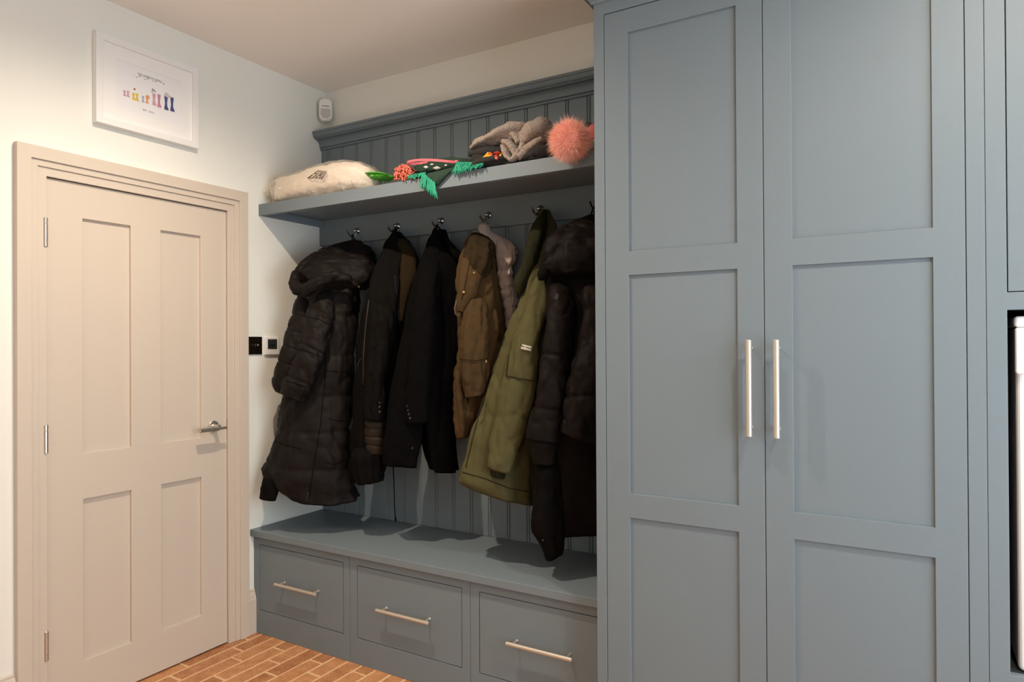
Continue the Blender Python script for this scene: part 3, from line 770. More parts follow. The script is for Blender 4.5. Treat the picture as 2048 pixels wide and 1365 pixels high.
def coat_black_puffer():
    t = thing('puffer_coat', (.26, -.22, .6), 'long black puffer coat with padded hood hanging beside the left wall', 'coat')
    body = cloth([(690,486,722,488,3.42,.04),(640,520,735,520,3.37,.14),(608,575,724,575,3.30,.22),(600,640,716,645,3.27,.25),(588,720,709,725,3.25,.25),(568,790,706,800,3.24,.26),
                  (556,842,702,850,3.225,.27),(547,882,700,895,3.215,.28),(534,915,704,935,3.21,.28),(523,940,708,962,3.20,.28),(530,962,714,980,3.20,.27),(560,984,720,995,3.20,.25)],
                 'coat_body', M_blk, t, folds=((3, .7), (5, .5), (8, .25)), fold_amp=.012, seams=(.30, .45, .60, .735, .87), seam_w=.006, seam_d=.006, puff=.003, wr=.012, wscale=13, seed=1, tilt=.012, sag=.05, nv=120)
    s2 = cloth([(596,585,640,600,3.27,.10),(580,640,628,650,3.23,.12),(565,685,610,700,3.20,.13),(549,742,594,755,3.185,.13),(543,770,580,788,3.18,.11),(550,783,575,793,3.18,.08)],
               'sleeve', M_blk, t, seams=(.12, .27, .42, .57, .72, .87), seam_w=.007, seam_d=.004, puff=.002, wr=.006, wscale=20, seed=2, nu=48, nv=90)
    s1 = cloth([(632,578,668,580,3.22,.09),(614,620,668,640,3.17,.14),(606,657,662,675,3.14,.15),(594,697,652,716,3.12,.15),(582,735,641,745,3.105,.15),(569,761,626,778,3.10,.14),(560,787,606,806,3.10,.11)],
               'sleeve', M_blk, t, seams=(.26, .56, .84), seam_w=.008, seam_d=.007, puff=.004, wr=.010, wscale=18, seed=3, nu=56, nv=90, tilt=-.02)
    hood = cloth([(702,480,724,482,3.40,.03),(668,489,733,491,3.37,.10),(640,504,744,507,3.33,.17),(610,524,750,527,3.29,.22),(590,546,752,548,3.265,.24),(590,566,742,568,3.25,.22),(610,578,728,580,3.25,.16)],
                 'hood', M_blk, t, folds=((3, .8), (6, .5)), fold_amp=.014, wr=.014, wscale=14, seed=4, nv=60, hem=False)
    rim = []
    rp = [(716,572,3.13),(690,556,3.10),(660,554,3.09),(630,570,3.10),(604,582,3.125),(588,573,3.16),(592,552,3.20),(614,528,3.25),(645,505,3.30),(680,489,3.36)]
    R_ = np.array(rp); d = np.r_[0, np.cumsum(np.hypot(np.diff(R_[:,0]), np.diff(R_[:,1])))]
    P = []; rad = []
    for k in range(91):
        s_ = d[-1]*k/90; x = np.interp(s_, d, R_[:,0]); y = np.interp(s_, d, R_[:,1]); D = np.interp(s_, d, R_[:,2])
        p = atd(x, y, D); p[0] = max(p[0], .04); P.append(p)
        rad.append((.025+.007*math.sin(math.pi*k/90))*min(1, .35+k/16, .25+(90-k)/28))
    for _ in range(3):
        P = [P[0]]+[(P[i-1]+P[i]*2+P[i+1])/4 for i in range(1, len(P)-1)]+[P[-1]]
    MB().tube(P, rad, 28, wr=.010).build('hood_rim', M_blk, t, smooth=True)
    cloth([(524,962,560,962,3.155,.08),(520,985,556,987,3.15,.085),(518,997,552,1001,3.15,.08)], 'cuff', M_blk2, t, wr=.002, seed=5, nu=40, nv=20)
    button(718, 574, [hood], 'press_stud', M_brass, t, .006)
    seam_line([(650,600),(652,680),(650,760),(641,850),(628,930),(618,996)], [body], 'front_valley_shade', M_seam, t, .0016)  # dark line paints the shaded valley between the front panels
    seam_line([(692,600),(694,700),(692,790),(691,840)], [body], 'stitching', M_seam, t, .0012)
    for pts in (((613,634),(640,640),(662,652)), ((595,698),(622,706),(650,717)), ((571,762),(598,770),(624,778))):
        seam_line(pts, [s1], 'stitching', M_seam, t, .0013)
    for pts in (((656,838),(680,843),(700,842)), ((650,925),(668,930),(704,915)), ((548,883),(575,892),(604,899)), ((650,742),(680,745),(704,742))):
        seam_line(pts, [body], 'stitching', M_seam, t, .0013)
    seam_line([(617,985),(613,1002)], [body], 'zip_pull', M_zip, t, .002, .002)
    loop(HOOKX[0], t, M_blk2, atd(708, 492, 3.405), atd(716, 492, 3.405))
    return t
coat_black_puffer()

def coat_black_jacket():
    t = thing('jacket', (.58, -.2, .7), 'black open jacket with khaki lining, second coat from the left wall', 'jacket')
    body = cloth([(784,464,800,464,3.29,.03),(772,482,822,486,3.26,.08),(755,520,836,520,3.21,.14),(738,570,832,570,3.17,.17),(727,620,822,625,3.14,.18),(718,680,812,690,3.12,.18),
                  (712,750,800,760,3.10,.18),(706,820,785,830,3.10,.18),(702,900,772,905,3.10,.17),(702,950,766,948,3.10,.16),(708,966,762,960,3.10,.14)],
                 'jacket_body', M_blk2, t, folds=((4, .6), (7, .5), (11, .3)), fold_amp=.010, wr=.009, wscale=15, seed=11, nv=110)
    pan = cloth([(786,470,796,470,3.23,.03),(768,500,806,505,3.15,.06),(750,540,800,545,3.10,.08),(738,590,796,600,3.06,.09),(730,650,790,660,3.04,.09),(726,720,780,735,3.03,.09),(727,775,772,790,3.03,.08)],
                'front_panel', M_blk2, t, folds=((3, .7), (5, .5)), fold_amp=.008, wr=.008, wscale=18, seed=12, nu=56, nv=80)
    lin = cloth([(796,478,812,478,3.20,.03),(790,505,832,505,3.15,.05),(792,540,834,545,3.11,.06),(796,590,818,595,3.08,.05),(797,640,806,645,3.07,.03)],
                'lining', M_khaki, t, wr=.006, wscale=18, seed=13, nu=48, nv=50, hem=False)
    sl = cloth([(745,610,790,620,3.03,.08),(736,680,782,690,3.00,.12),(730,740,774,748,2.99,.125),(727,800,772,806,2.985,.125),(728,838,772,842,2.985,.12)],
               'sleeve', M_blk2, t, folds=((4, .6), (6, .4)), fold_amp=.006, wr=.010, wscale=17, seed=14, nu=56, nv=70)
    q = cloth([(731,836,770,838,3.015,.10),(730,870,770,872,3.015,.10),(733,905,768,908,3.015,.09)], 'quilted_inner', M_lining, t, seams=(.2, .4, .6, .8), seam_w=.03, seam_d=.003, puff=.003, wr=.003, seed=15, nu=48, nv=50)
    cloth([(704,905,762,900,3.02,.10),(706,940,763,935,3.02,.10),(712,970,763,962,3.02,.08)], 'hem', M_blk2, t, folds=((9, 1),), fold_amp=.006, wr=.006, seed=16, nu=48, nv=30)
    seam_line([(738,600),(731,660),(727,715),(727,770)], [pan, body], 'zip', M_zip, t, .0022, .001)
    seam_line([(728,712),(719,722),(716,735)], [body], 'zip_pull', M_zip, t, .002, .003)
    for y in (806, 814, 824): button(759, y, [sl], 'cuff_stud', M_zip, t, .0045)
    seam_line([(790,552),(794,600),(799,650)], [lin, pan, body], 'inner_seam', mat('navy_tape', (0.010, 0.010, 0.018), .8, spec=.1), t, .004, .002)
    # drawcord hanging out of the hem
    P = [atd(786, 920, 3.09), atd(787, 950, 3.09), atd(788.5, 985, 3.09), atd(789, 1015, 3.09), atd(791, 1038, 3.09)]
    MB().tube(P, .0022, 8).build('drawcord', M_seam, t, smooth=True)
    MB().tube([atd(791, 1036, 3.09), atd(791.3, 1043, 3.09)], .0042, 10).build('cord_end', M_seam, t, smooth=True)
    loop(HOOKX[1], t, M_blk2, atd(789, 468, 3.27), atd(797, 468, 3.27))
    seam_line([(717,597),(715,604),(713,615)], [body], 'lime_drawcord', M_lime, t, .0022, .004)
coat_black_jacket()

def coat_black_wool():
    t = thing('wool_coat', (.85, -.2, .7), 'plain black wool coat in the middle of the row', 'coat')
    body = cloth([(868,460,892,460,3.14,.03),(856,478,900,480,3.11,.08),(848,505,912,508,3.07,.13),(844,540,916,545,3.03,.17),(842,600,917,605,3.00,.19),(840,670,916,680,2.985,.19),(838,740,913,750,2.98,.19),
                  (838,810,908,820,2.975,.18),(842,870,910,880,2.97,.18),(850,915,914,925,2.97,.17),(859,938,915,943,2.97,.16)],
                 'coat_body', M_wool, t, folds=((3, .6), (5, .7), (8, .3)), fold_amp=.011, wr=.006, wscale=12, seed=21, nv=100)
    cloth([(862,470,880,472,3.09,.03),(850,500,884,505,3.04,.08),(838,540,880,545,3.00,.12),(822,600,874,605,2.965,.15),(808,670,868,680,2.95,.16),(794,740,862,750,2.94,.16),
                  (781,810,854,818,2.935,.16),(772,870,846,878,2.93,.16),(767,918,838,920,2.93,.15),(768,929,835,932,2.93,.14)],
                 'front_panel', M_wool, t, folds=((3, .6), (5, .6)), fold_amp=.010, wr=.006, wscale=12, seed=24, nv=90)
    sl = cloth([(842,520,880,525,2.98,.08),(830,580,880,590,2.91,.12),(822,660,878,670,2.885,.125),(815,740,870,748,2.87,.12),(811,800,864,803,2.865,.115),(811,849,862,843,2.865,.11)],
               'sleeve', M_wool, t, folds=((3, .6), (5, .4)), fold_amp=.006, wr=.006, wscale=15, seed=22, nu=56, nv=70)
    cloth([(888,474,904,486,3.03,.05),(895,492,920,504,3.00,.05),(902,506,925,512,2.99,.04),(908,516,922,518,2.99,.03)], 'collar', M_wool, t, wr=.004, seed=23, nu=36, nv=30, hem=False)
    for y in (813, 821, 829, 837): button(814.5+.25*(y-813), y, [sl], 'cuff_button', mat('dark_horn_button', (.022, .020, .020), .3), t, .0055)
    button(825, 897, [c_ for c_ in t.children if c_.name.startswith('front_panel')], 'button', M_zip, t, .004)
    loop(HOOKX[2], t, M_wool, atd(874, 464, 3.125), atd(886, 464, 3.125), .004)
coat_black_wool()

def jacket_olive():
    t = thing('field_jacket', (1.05, -.2, .8), 'olive-brown cotton field jacket with buttoned flap', 'jacket')
    body = cloth([(944,466,970,468,2.97,.05),(932,482,990,484,2.93,.10),(919,518,990,522,2.89,.14),(914,570,995,575,2.865,.17),(914,630,1005,640,2.85,.18),(915,690,1012,700,2.845,.18),(909,750,1000,758,2.84,.18),
                  (908,800,985,806,2.84,.17),(906,835,962,838,2.84,.15),(914,876,938,872,2.84,.10)],
                 'jacket_body', M_olive, t, folds=((4, .6), (7, .6), (11, .3)), fold_amp=.010, wr=.012, wscale=17, seed=31, nv=110)
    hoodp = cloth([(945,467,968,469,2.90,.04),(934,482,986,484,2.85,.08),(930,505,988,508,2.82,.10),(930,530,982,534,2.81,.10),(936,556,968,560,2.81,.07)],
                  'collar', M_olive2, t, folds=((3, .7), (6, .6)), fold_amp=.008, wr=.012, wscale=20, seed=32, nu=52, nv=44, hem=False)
    lap = cloth([(926,508,962,512,2.83,.05),(918,545,966,552,2.79,.07),(914,585,954,592,2.78,.07),(913,612,936,616,2.78,.06),(915,624,930,627,2.78,.04)],
                'front_flap', M_olive, t, folds=((3, .6),), fold_amp=.006, wr=.008, wscale=20, seed=33, nu=48, nv=44)
    sl = cloth([(938,596,972,598,2.80,.08),(922,640,976,648,2.765,.12),(917,690,979,698,2.75,.125),(919,730,980,738,2.745,.125),(924,775,975,772,2.745,.12),(928,796,968,789,2.745,.11)],
               'sleeve', M_olive, t, folds=((4, .6), (7, .3)), fold_amp=.006, wr=.009, wscale=18, seed=34, nu=56, nv=70)
    cloth([(908,742,926,745,2.80,.06),(906,790,935,795,2.79,.09),(906,832,940,835,2.79,.09),(914,878,936,873,2.79,.07)], 'side_panel', M_olive, t, folds=((5, .8),), fold_amp=.007, wr=.012, wscale=22, seed=35, nu=44, nv=44)
    for p in ((948, 546.5), (927.6, 584.6)): button(*p, [lap, hoodp], 'snap_button', M_brass, t, .005)
    seam_line([(919,718),(950,722),(979,716)], [sl], 'cuff_seam', M_olive2, t, .002)
    seam_line([(919,722),(950,726),(979,720)], [sl], 'cuff_seam', M_olive2, t, .0014)
    seam_line([(971.6,722),(971.6,752),(970,785)], [sl], 'cuff_zip', M_olive2, t, .003)
    seam_line([(971.6,721),(971.6,726)], [sl], 'zip_pull', M_brass, t, .0032, .002)
    seam_line([(940,520),(932,560),(924,600)], [lap, body], 'flap_seam', M_olive2, t, .002)
    # draw cord at the left
    P = [atd(913, 600, 2.77), atd(909, 618, 2.77), atd(911, 629, 2.77), atd(917, 632, 2.77), atd(921, 626, 2.77)]
    MB().tube(P, .0022, 8).build('drawcord', mat('olive_cord', (.10, .09, .05), .7), t, smooth=True)
    return t
jacket_olive()

def grey_puffer():
    t = thing('quilted_jacket', (1.12, -.15, 1.3), 'pale grey-pink quilted jacket tucked behind the olive field jacket', 'jacket')
    body = cloth([(958,449,972,447,3.00,.03),(958,462,985,464,2.985,.05),(972,474,1000,472,2.97,.06),(984,490,1023,486,2.955,.08),(990,508,1034,506,2.945,.09),(992,530,1028,532,2.94,.09),(992,555,1024,556,2.93,.10),(996,585,1032,587,2.92,.10),(1003,608,1034,610,2.93,.10),(1006,640,1030,645,2.93,.09),(1006,680,1026,690,2.93,.08)],
                 'quilted_body', M_grey, t, seams=(.42, .50, .58, .66, .74, .83, .92), seam_w=.010, seam_d=.008, puff=.004, wr=.012, wscale=34, seed=41, nv=110, tilt=.02)
    c = cloth([(957,451,976,450,2.975,.035),(957,464,984,468,2.955,.05),(968,476,990,484,2.945,.04)], 'collar', M_grey, t, folds=((6, .8),), fold_amp=.005, wr=.007, wscale=30, seed=42, nu=40, nv=26, hem=False)
    seam_line([(990,500),(993,520),(995,545)], [body], 'zip', M_seam, t, .002)
    loop(HOOKX[3], t, mat('pink_loop', (.20, .10, .10), .7), atd(962, 452, 2.985), atd(970, 451, 2.985))
grey_puffer()

def parka_green():
    t = thing('parka', (1.32, -.22, .6), 'green cotton parka with a small pale sleeve label', 'coat')
    body = cloth([(1082,420,1100,420,2.86,.03),(1070,442,1112,448,2.83,.08),(1060,480,1116,490,2.80,.13),(1050,540,1112,550,2.77,.17),(1040,590,1108,600,2.755,.19),(1026,632,1104,645,2.745,.20),(1008,670,1098,690,2.74,.20),(990,720,1090,740,2.735,.20),
                  (966,800,1080,815,2.73,.20),(937,875,1072,890,2.725,.20),(919,934,1068,955,2.72,.20),(914,958,1066,990,2.72,.20),(920,966,1065,1009,2.72,.18)],
                 'parka_body', M_green, t, folds=((3, .7), (5, .5), (9, .25)), fold_amp=.010, wr=.010, wscale=12, seed=51, nv=110)
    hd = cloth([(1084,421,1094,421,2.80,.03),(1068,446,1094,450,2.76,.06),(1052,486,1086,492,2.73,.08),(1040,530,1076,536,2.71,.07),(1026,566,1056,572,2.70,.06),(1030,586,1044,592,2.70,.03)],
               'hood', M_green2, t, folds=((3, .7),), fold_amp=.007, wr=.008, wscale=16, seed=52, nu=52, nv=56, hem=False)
    sl = cloth([(1068,560,1094,565,2.68,.07),(1048,620,1094,630,2.65,.12),(1030,672,1082,684,2.635,.135),(1014,730,1078,744,2.625,.14),(1000,790,1070,802,2.62,.14),(989,845,1056,860,2.615,.135),(977,905,1036,915,2.61,.125),(972,934,1022,945,2.61,.115)],
               'sleeve', M_green, t, folds=((3, .6), (5, .4)), fold_amp=.006, wr=.009, wscale=14, seed=53, nu=60, nv=90)
    cloth([(980,930,1012,940,2.625,.085),(981,950,1009,957,2.625,.08)], 'cuff_ribbing', M_green2, t, folds=((14, 1.0),), fold_amp=.002, fold_top=.01, wr=.001, seed=54, nu=60, nv=20)
    pk = patch([(1024,682), (1074,694), (1070,762), (1012,752)], [sl], 'sleeve_pocket', M_green, t, lift=.006)
    seam_line([(1013,752),(1040,758),(1069,762)], [sl], 'pocket_edge', M_green2, t, .002, .004)
    seam_line([(1024,682),(1018,715),(1013,752)], [sl], 'pocket_edge', M_green2, t, .0015, .004)
    lab = patch([(1043.5,689.5), (1062.5,693.5), (1060.5,703), (1041,699)], [sl], 'label', M_lab, t, 6, 4, lift=.0085, th=.001)
    if lab:
        for k, (x, y, w) in enumerate(((1045,694.2,5), (1051.5,696,5.5), (1056.5,697,3))):
            patch([(x, y-1.3), (x+w, y-.4), (x+w, y+1.3), (x, y+.5)], [sl], 'label_mark', mat('label_ink', (.06, .045, .03), .7) if k == 0 else bpy.data.materials['label_ink'], lab, 2, 2, lift=.0092, th=.0005)
    seam_line([(925,945),(970,958),(1020,978),(1062,985)], [body], 'hem_seam', M_green2, t, .002)
    seam_line([(1010,672),(985,735),(965,805),(945,880),(932,935)], [body], 'front_edge', M_green2, t, .0025)
    button(1029, 583, [hd, body], 'press_stud', M_chrome, t, .005)
    button(1028, 536, [hd, body], 'cord_toggle', mat('green_toggle', (.16, .17, .10), .5), t, .007, .01)
    P = [atd(968, 795, 2.66), atd(962, 812, 2.655), atd(958, 826, 2.655), atd(953, 836, 2.655)]
    MB().tube(P, .002, 8).build('zip_tape', M_green2, t, smooth=True)
    loop(HOOKX[4], t, M_green2, atd(1086, 424, 2.85), atd(1094, 424, 2.85))
parka_green()

def puffer_brown():
    t = thing('puffer_jacket', (1.58, -.2, .5), 'dark brown hooded puffer jacket, last in the row beside the wardrobe', 'coat')
    body = cloth([(1178,430,1200,432,2.72,.05),(1140,448,1225,452,2.70,.13),(1110,490,1232,500,2.67,.19),(1098,560,1236,570,2.64,.21),(1096,630,1240,640,2.63,.22),(1088,720,1244,730,2.62,.22),(1076,820,1246,830,2.615,.22),(1072,900,1248,905,2.61,.22),(1070,970,1248,975,2.61,.21),(1066,1030,1246,1035,2.61,.20),(1075,1062,1240,1064,2.61,.17)],
                 'jacket_body', M_brown, t, folds=((3, .7), (5, .4)), fold_amp=.012, seams=(.35, .5, .65, .8), seam_w=.007, seam_d=.005, puff=.002, wr=.009, wscale=12, seed=61, nv=100)
    hood = cloth([(1176,432,1196,432,2.68,.05),(1140,444,1222,446,2.64,.12),(1112,461,1228,463,2.605,.17),(1096,482,1230,486,2.58,.20),(1089,508,1230,512,2.565,.21),(1088,530,1226,534,2.56,.20),(1100,548,1220,552,2.56,.16),(1120,556,1200,560,2.57,.10)],
                 'hood', M_brown, t, folds=((3, .7), (7, .5)), fold_amp=.010, wr=.014, wscale=15, seed=62, nu=64, nv=60, hem=False)
    cloth([(1087,505,1104,512,2.56,.06),(1079,532,1106,536,2.55,.07),(1075,550,1098,554,2.55,.06),(1077,561,1088,561,2.55,.03)], 'hood_flap', M_blk2, t, wr=.004, seed=63, nu=40, nv=30, hem=False)
    s1 = cloth([(1098,572,1140,575,2.56,.09),(1096,614,1152,620,2.53,.13),(1088,682,1146,690,2.51,.14),(1077,763,1136,770,2.50,.14),(1063,825,1128,832,2.495,.14),(1053,876,1118,884,2.49,.135)],
               'sleeve', M_brown, t, seams=(.47, .80), seam_w=.010, seam_d=.006, puff=.003, wr=.008, wscale=17, seed=64, nu=56, nv=84)
    cloth([(1059,872,1114,880,2.50,.11),(1060,905,1114,910,2.50,.11),(1066,925,1112,928,2.50,.10)], 'cuff', M_brown, t, folds=((9, .6),), fold_amp=.002, wr=.003, seed=65, nu=56, nv=30)
    s2 = cloth([(1166,575,1212,578,2.52,.10),(1163,640,1226,648,2.49,.14),(1155,700,1224,708,2.475,.15),(1140,745,1218,756,2.465,.15),(1130,805,1212,818,2.46,.15),(1121,862,1200,892,2.455,.14)],
               'sleeve', M_brown, t, seams=(.72,), seam_w=.010, seam_d=.006, puff=.003, wr=.009, wscale=16, seed=66, nu=56, nv=84, tilt=.03)
    tail = cloth([(1074,920,1122,925,2.54,.10),(1068,980,1130,985,2.535,.12),(1060,1030,1132,1035,2.53,.12),(1060,1062,1132,1066,2.53,.12),(1080,1095,1131,1092,2.53,.10),(1090,1122,1128,1106,2.53,.07)],
                 'hanging_belt_end', M_blk2, t, folds=((3, .6), (5, .5)), fold_amp=.007, wr=.007, seed=67, nu=52, nv=64)
    patch([(1112,586), (1120,590), (1116,602), (1108,600)], [s1, body], 'inner_label', mat('grey_label', (.028, .025, .025), .7, spec=.1), t, 4, 4, .002, .001)
    button(1086, 1081, [tail], 'button', M_zip, t, .004)
    loop(HOOKX[5], t, M_blk2, atd(1180, 436, 2.72), atd(1188, 436, 2.72))
puffer_brown()

# ------------------------------------------------------------------ things on the shelf
ZS = 2.0423
def blob(stations, name, mat_, parent, axis=(1, 0, 0), nu=40, nv=60, wr=.006, wscale=18, power=.8, seed=0, folds=(), fold_amp=.004, flat=None, smooth=True, crease=0.0):
    """loft along a path of stations (x, y, z, half-depth in y, half-height in z)"""
    A = np.array(stations, float); m = len(A); d = np.r_[0, np.cumsum(np.linalg.norm(np.diff(A[:, :3], axis=0), axis=1))]; d /= d[-1]
    rnd = random.Random(seed); ph = [rnd.uniform(0, 6.28) for _ in range(8)]
    V = []; off = Vector((seed*2.3, seed*1.1, seed*3.1))
    tang = np.gradient(A, d, axis=0)
    for j in range(nv):
        t = j/(nv-1); i = min(m-2, max(0, int(np.searchsorted(d, t, side='right')-1))); h = d[i+1]-d[i]; s = (t-d[i])/h
        r = (2*s**3-3*s**2+1)*A[i]+(s**3-2*s**2+s)*h*tang[i]*.7+(-2*s**3+3*s**2)*A[i+1]+(s**3-s**2)*h*tang[i+1]*.7
        i2 = min(m-1, i+1); tv = A[i2, :3]-A[i, :3]; tv = tv/np.linalg.norm(tv)
        zc = np.array([0, 0, 1.0]); side = np.cross(zc, tv); side = side/np.linalg.norm(side); up = np.cross(tv, side)
        for k in range(nu):
            th = 2*math.pi*k/nu; c, s_ = math.cos(th), math.sin(th)
            cc = math.copysign(abs(c)**power, c); ss = math.copysign(abs(s_)**power, s_)
            p = r[:3]+side*(max(1e-4, r[3])*cc)+up*(max(1e-4, r[4])*ss)
            q = Vector(p)*wscale+off
            n_ = side*c+up*s_
            sm = min(1, min(r[3], r[4])/.02)
            fo = sum(a*math.sin(f*th+ph[z]+5*t) for z, (f, a) in enumerate(folds))*fold_amp
            p = p+n_*sm*(noise.noise(q)*wr+noise.noise(q*2.4)*wr*.5+fo-crease*(1-abs(noise.noise(q*.8+off)))**8-crease*.7*(1-abs(noise.noise(q*1.7-off)))**10)
            if flat is not None: p[2] = max(p[2], flat)
            p[1] = min(p[1], -.037)
            V.append(p)
    F = []
    for j in range(nv-1):
        for k in range(nu):
            a = j*nu+k; b = j*nu+(k+1) % nu; F.append((a, b, b+nu, a+nu))
    F.append(tuple(reversed(range(nu)))); F.append(tuple((nv-1)*nu+k for k in range(nu)))
    mb = MB(); mb.add(V, F); o = mb.build(name, mat_, parent, smooth=smooth)
    SURF[o.name] = BVHTree.FromPolygons([Vector([float(c) for c in p]) for p in V], F)
    return o

def pillow_bag():
    t = thing('bagged_pillow', (.36, -.33, ZS), 'white pillow packed in a clear plastic bag at the left end of the shelf', 'pillow')
    M_pil = mat('pillow_cotton', (0.88, 0.80, 0.70), .8, bump=.2, bscale=30)
    film = bpy.data.materials.new('clear_plastic_film'); film.use_nodes = True; nt = film.node_tree; nt.nodes.clear()
    out = nt.nodes.new('ShaderNodeOutputMaterial'); mix = nt.nodes.new('ShaderNodeMixShader'); mix.inputs[0].default_value = .30
    tr = nt.nodes.new('ShaderNodeBsdfTransparent'); tr.inputs[0].default_value = (.97, .95, .92, 1)
    gl = nt.nodes.new('ShaderNodeBsdfPrincipled'); gl.inputs['Base Color'].default_value = (.75, .70, .64, 1); gl.inputs['Roughness'].default_value = .12
    no = nt.nodes.new('ShaderNodeTexNoise'); no.inputs['Scale'].default_value = 22; no.inputs['Detail'].default_value = 6; tc = nt.nodes.new('ShaderNodeTexCoord')
    mp = nt.nodes.new('ShaderNodeMapping'); mp.inputs['Scale'].default_value = (1, 3, 2.2)
    bp = nt.nodes.new('ShaderNodeBump'); bp.inputs['Strength'].default_value = .9; bp.inputs['Distance'].default_value = .02
    L = nt.links.new; L(tc.outputs['Object'], mp.inputs[0]); L(mp.outputs[0], no.inputs['Vector']); L(no.outputs['Fac'], bp.inputs['Height']); L(bp.outputs[0], gl.inputs['Normal'])
    L(tr.outputs[0], mix.inputs[1]); L(gl.outputs[0], mix.inputs[2]); L(mix.outputs[0], out.inputs[0])
    yc = -.345
    def st(px, top):
        x, _, z = at(px, top, 1, yc); return x, z
    sts = []; fil = []
    for px, top, hd in ((552,372,.025),(566,360,.055),(604,352,.072),(640,340,.080),(676,331,.085),(712,328,.085),(734,335,.072),(748,350,.05),(755,360,.02)):
        x, z = st(px, top); x = max(x, .012); hh = max(.010, (z-ZS)/2)
        sts.append((x, yc-.01, ZS+.001+hh, hd, hh)); fil.append((x, yc-.01, ZS+.001+hh*1.03, hd+.012, hh*1.03+.006))
    p = blob(sts, 'pillow', M_pil, t, crease=.003, wr=.005, wscale=14, seed=71, flat=ZS+.0015, folds=((5, .5), (9, .4)), nv=80, nu=56)
    x, z = st(545, 366)
    fil[0] = (fil[0][0]-.002, yc-.03, ZS+.045, .05, .035)
    f = blob([(.010, yc-.06, ZS+.055, .035, .006), (.024, yc-.05, ZS+.05, .05, .022)]+fil[1:], 'plastic_bag', film, t, crease=.0045, wr=.005, wscale=20, seed=72, flat=ZS+.0008, folds=((7, .3), (12, .3)), fold_amp=.003, nv=170, nu=110)
    M_ink = mat('brown_ink', (0.075, 0.042, 0.025), .6)
    # printed box with two lines of bold lettering
    c = [(611,357.5), (636,340.5), (653.5,343), (644,358.5)]
    def bl(u, v):
        a, b, cc, d = [np.array(q, float) for q in c]; return (a*(1-u)+b*u)*(1-v)+(d*(1-u)+cc*u)*v
    def q4(u0, u1, v0, v1): return [bl(u0, v0), bl(u1, v0), bl(u1, v1), bl(u0, v1)]
    for q in (q4(.0, 1, .93, 1), q4(.95, 1, 0, 1), q4(.06, .5, .05, .16), q4(.06, .14, .05, .42), q4(.06, .5, .34, .42), q4(.56, .66, .05, .45), q4(.56, .92, .05, .14), q4(.82, .9, .05, .45),
              q4(.06, .28, .52, .62), q4(.06, .13, .52, .86), q4(.06, .28, .78, .86), q4(.36, .44, .52, .86), q4(.44, .58, .62, .72), q4(.56, .62, .52, .86), q4(.70, .76, .52, .86), q4(.76, .90, .52, .6), q4(.84, .90, .52, .86)):
        patch([tuple(k) for k in q], [f], 'print_mark', M_ink, f, 3, 3, lift=.0006, th=.0002)
    return t
pillow_bag()

def green_band():
    t = thing('green_headband', (.70, -.36, ZS), 'small bright green fleece band behind the bagged pillow', 'headband')
    M_g = mat('lime_fleece', (0.09, 0.42, 0.03), .8, bump=.5, bscale=120)
    y = -.36; P = [at(q[0], q[1], 1, y) for q in ((746,354),(756,355.5),(768,355),(780,353))]
    blob([(P[0][0], y, P[0][2], .03, .008), (P[1][0], y, P[1][2], .05, .013), (P[2][0], y, P[2][2], .05, .013), (P[3][0], y, P[3][2], .035, .007)], 'folded_band', M_g, t, wr=.005, wscale=40, crease=.006, seed=81, nu=40, nv=40)
    blob([(P[0][0]+.004, y-.01, P[0][2]+.008, .04, .004), (P[1][0], y-.015, P[1][2]+.011, .045, .005), (P[2][0], y-.015, P[2][2]+.010, .045, .005), (P[3][0], y-.01, P[3][2]+.004, .03, .004)], 'top_edge', M_g, t, wr=.003, seed=82, nu=32, nv=30)
green_band()

def strands(name, mat_, parent, roots, tips, r=.0022, sag=.01, seed=0, wave=.004):
    rnd = random.Random(seed); mb = MB()
    for a, b in zip(roots, tips):
        a = Vector([float(c) for c in a]); b = Vector([float(c) for c in b]); P = []
        ox, oy = rnd.uniform(-1, 1), rnd.uniform(0, 6)
        for k in range(7):
            t_ = k/6; p = a.lerp(b, t_)
            p += Vector((wave*math.sin(6*t_+oy)*ox, wave*math.cos(5*t_+oy)*.5, -sag*math.sin(math.pi*t_)*0 + wave*.6*math.sin(7*t_+oy*2)))
            P.append(p)
        mb.tube(P, [r, r, r*1.05, r, r*1.05, r*.95, r*.6], 6)
    return mb.build(name, mat_, parent, smooth=True)

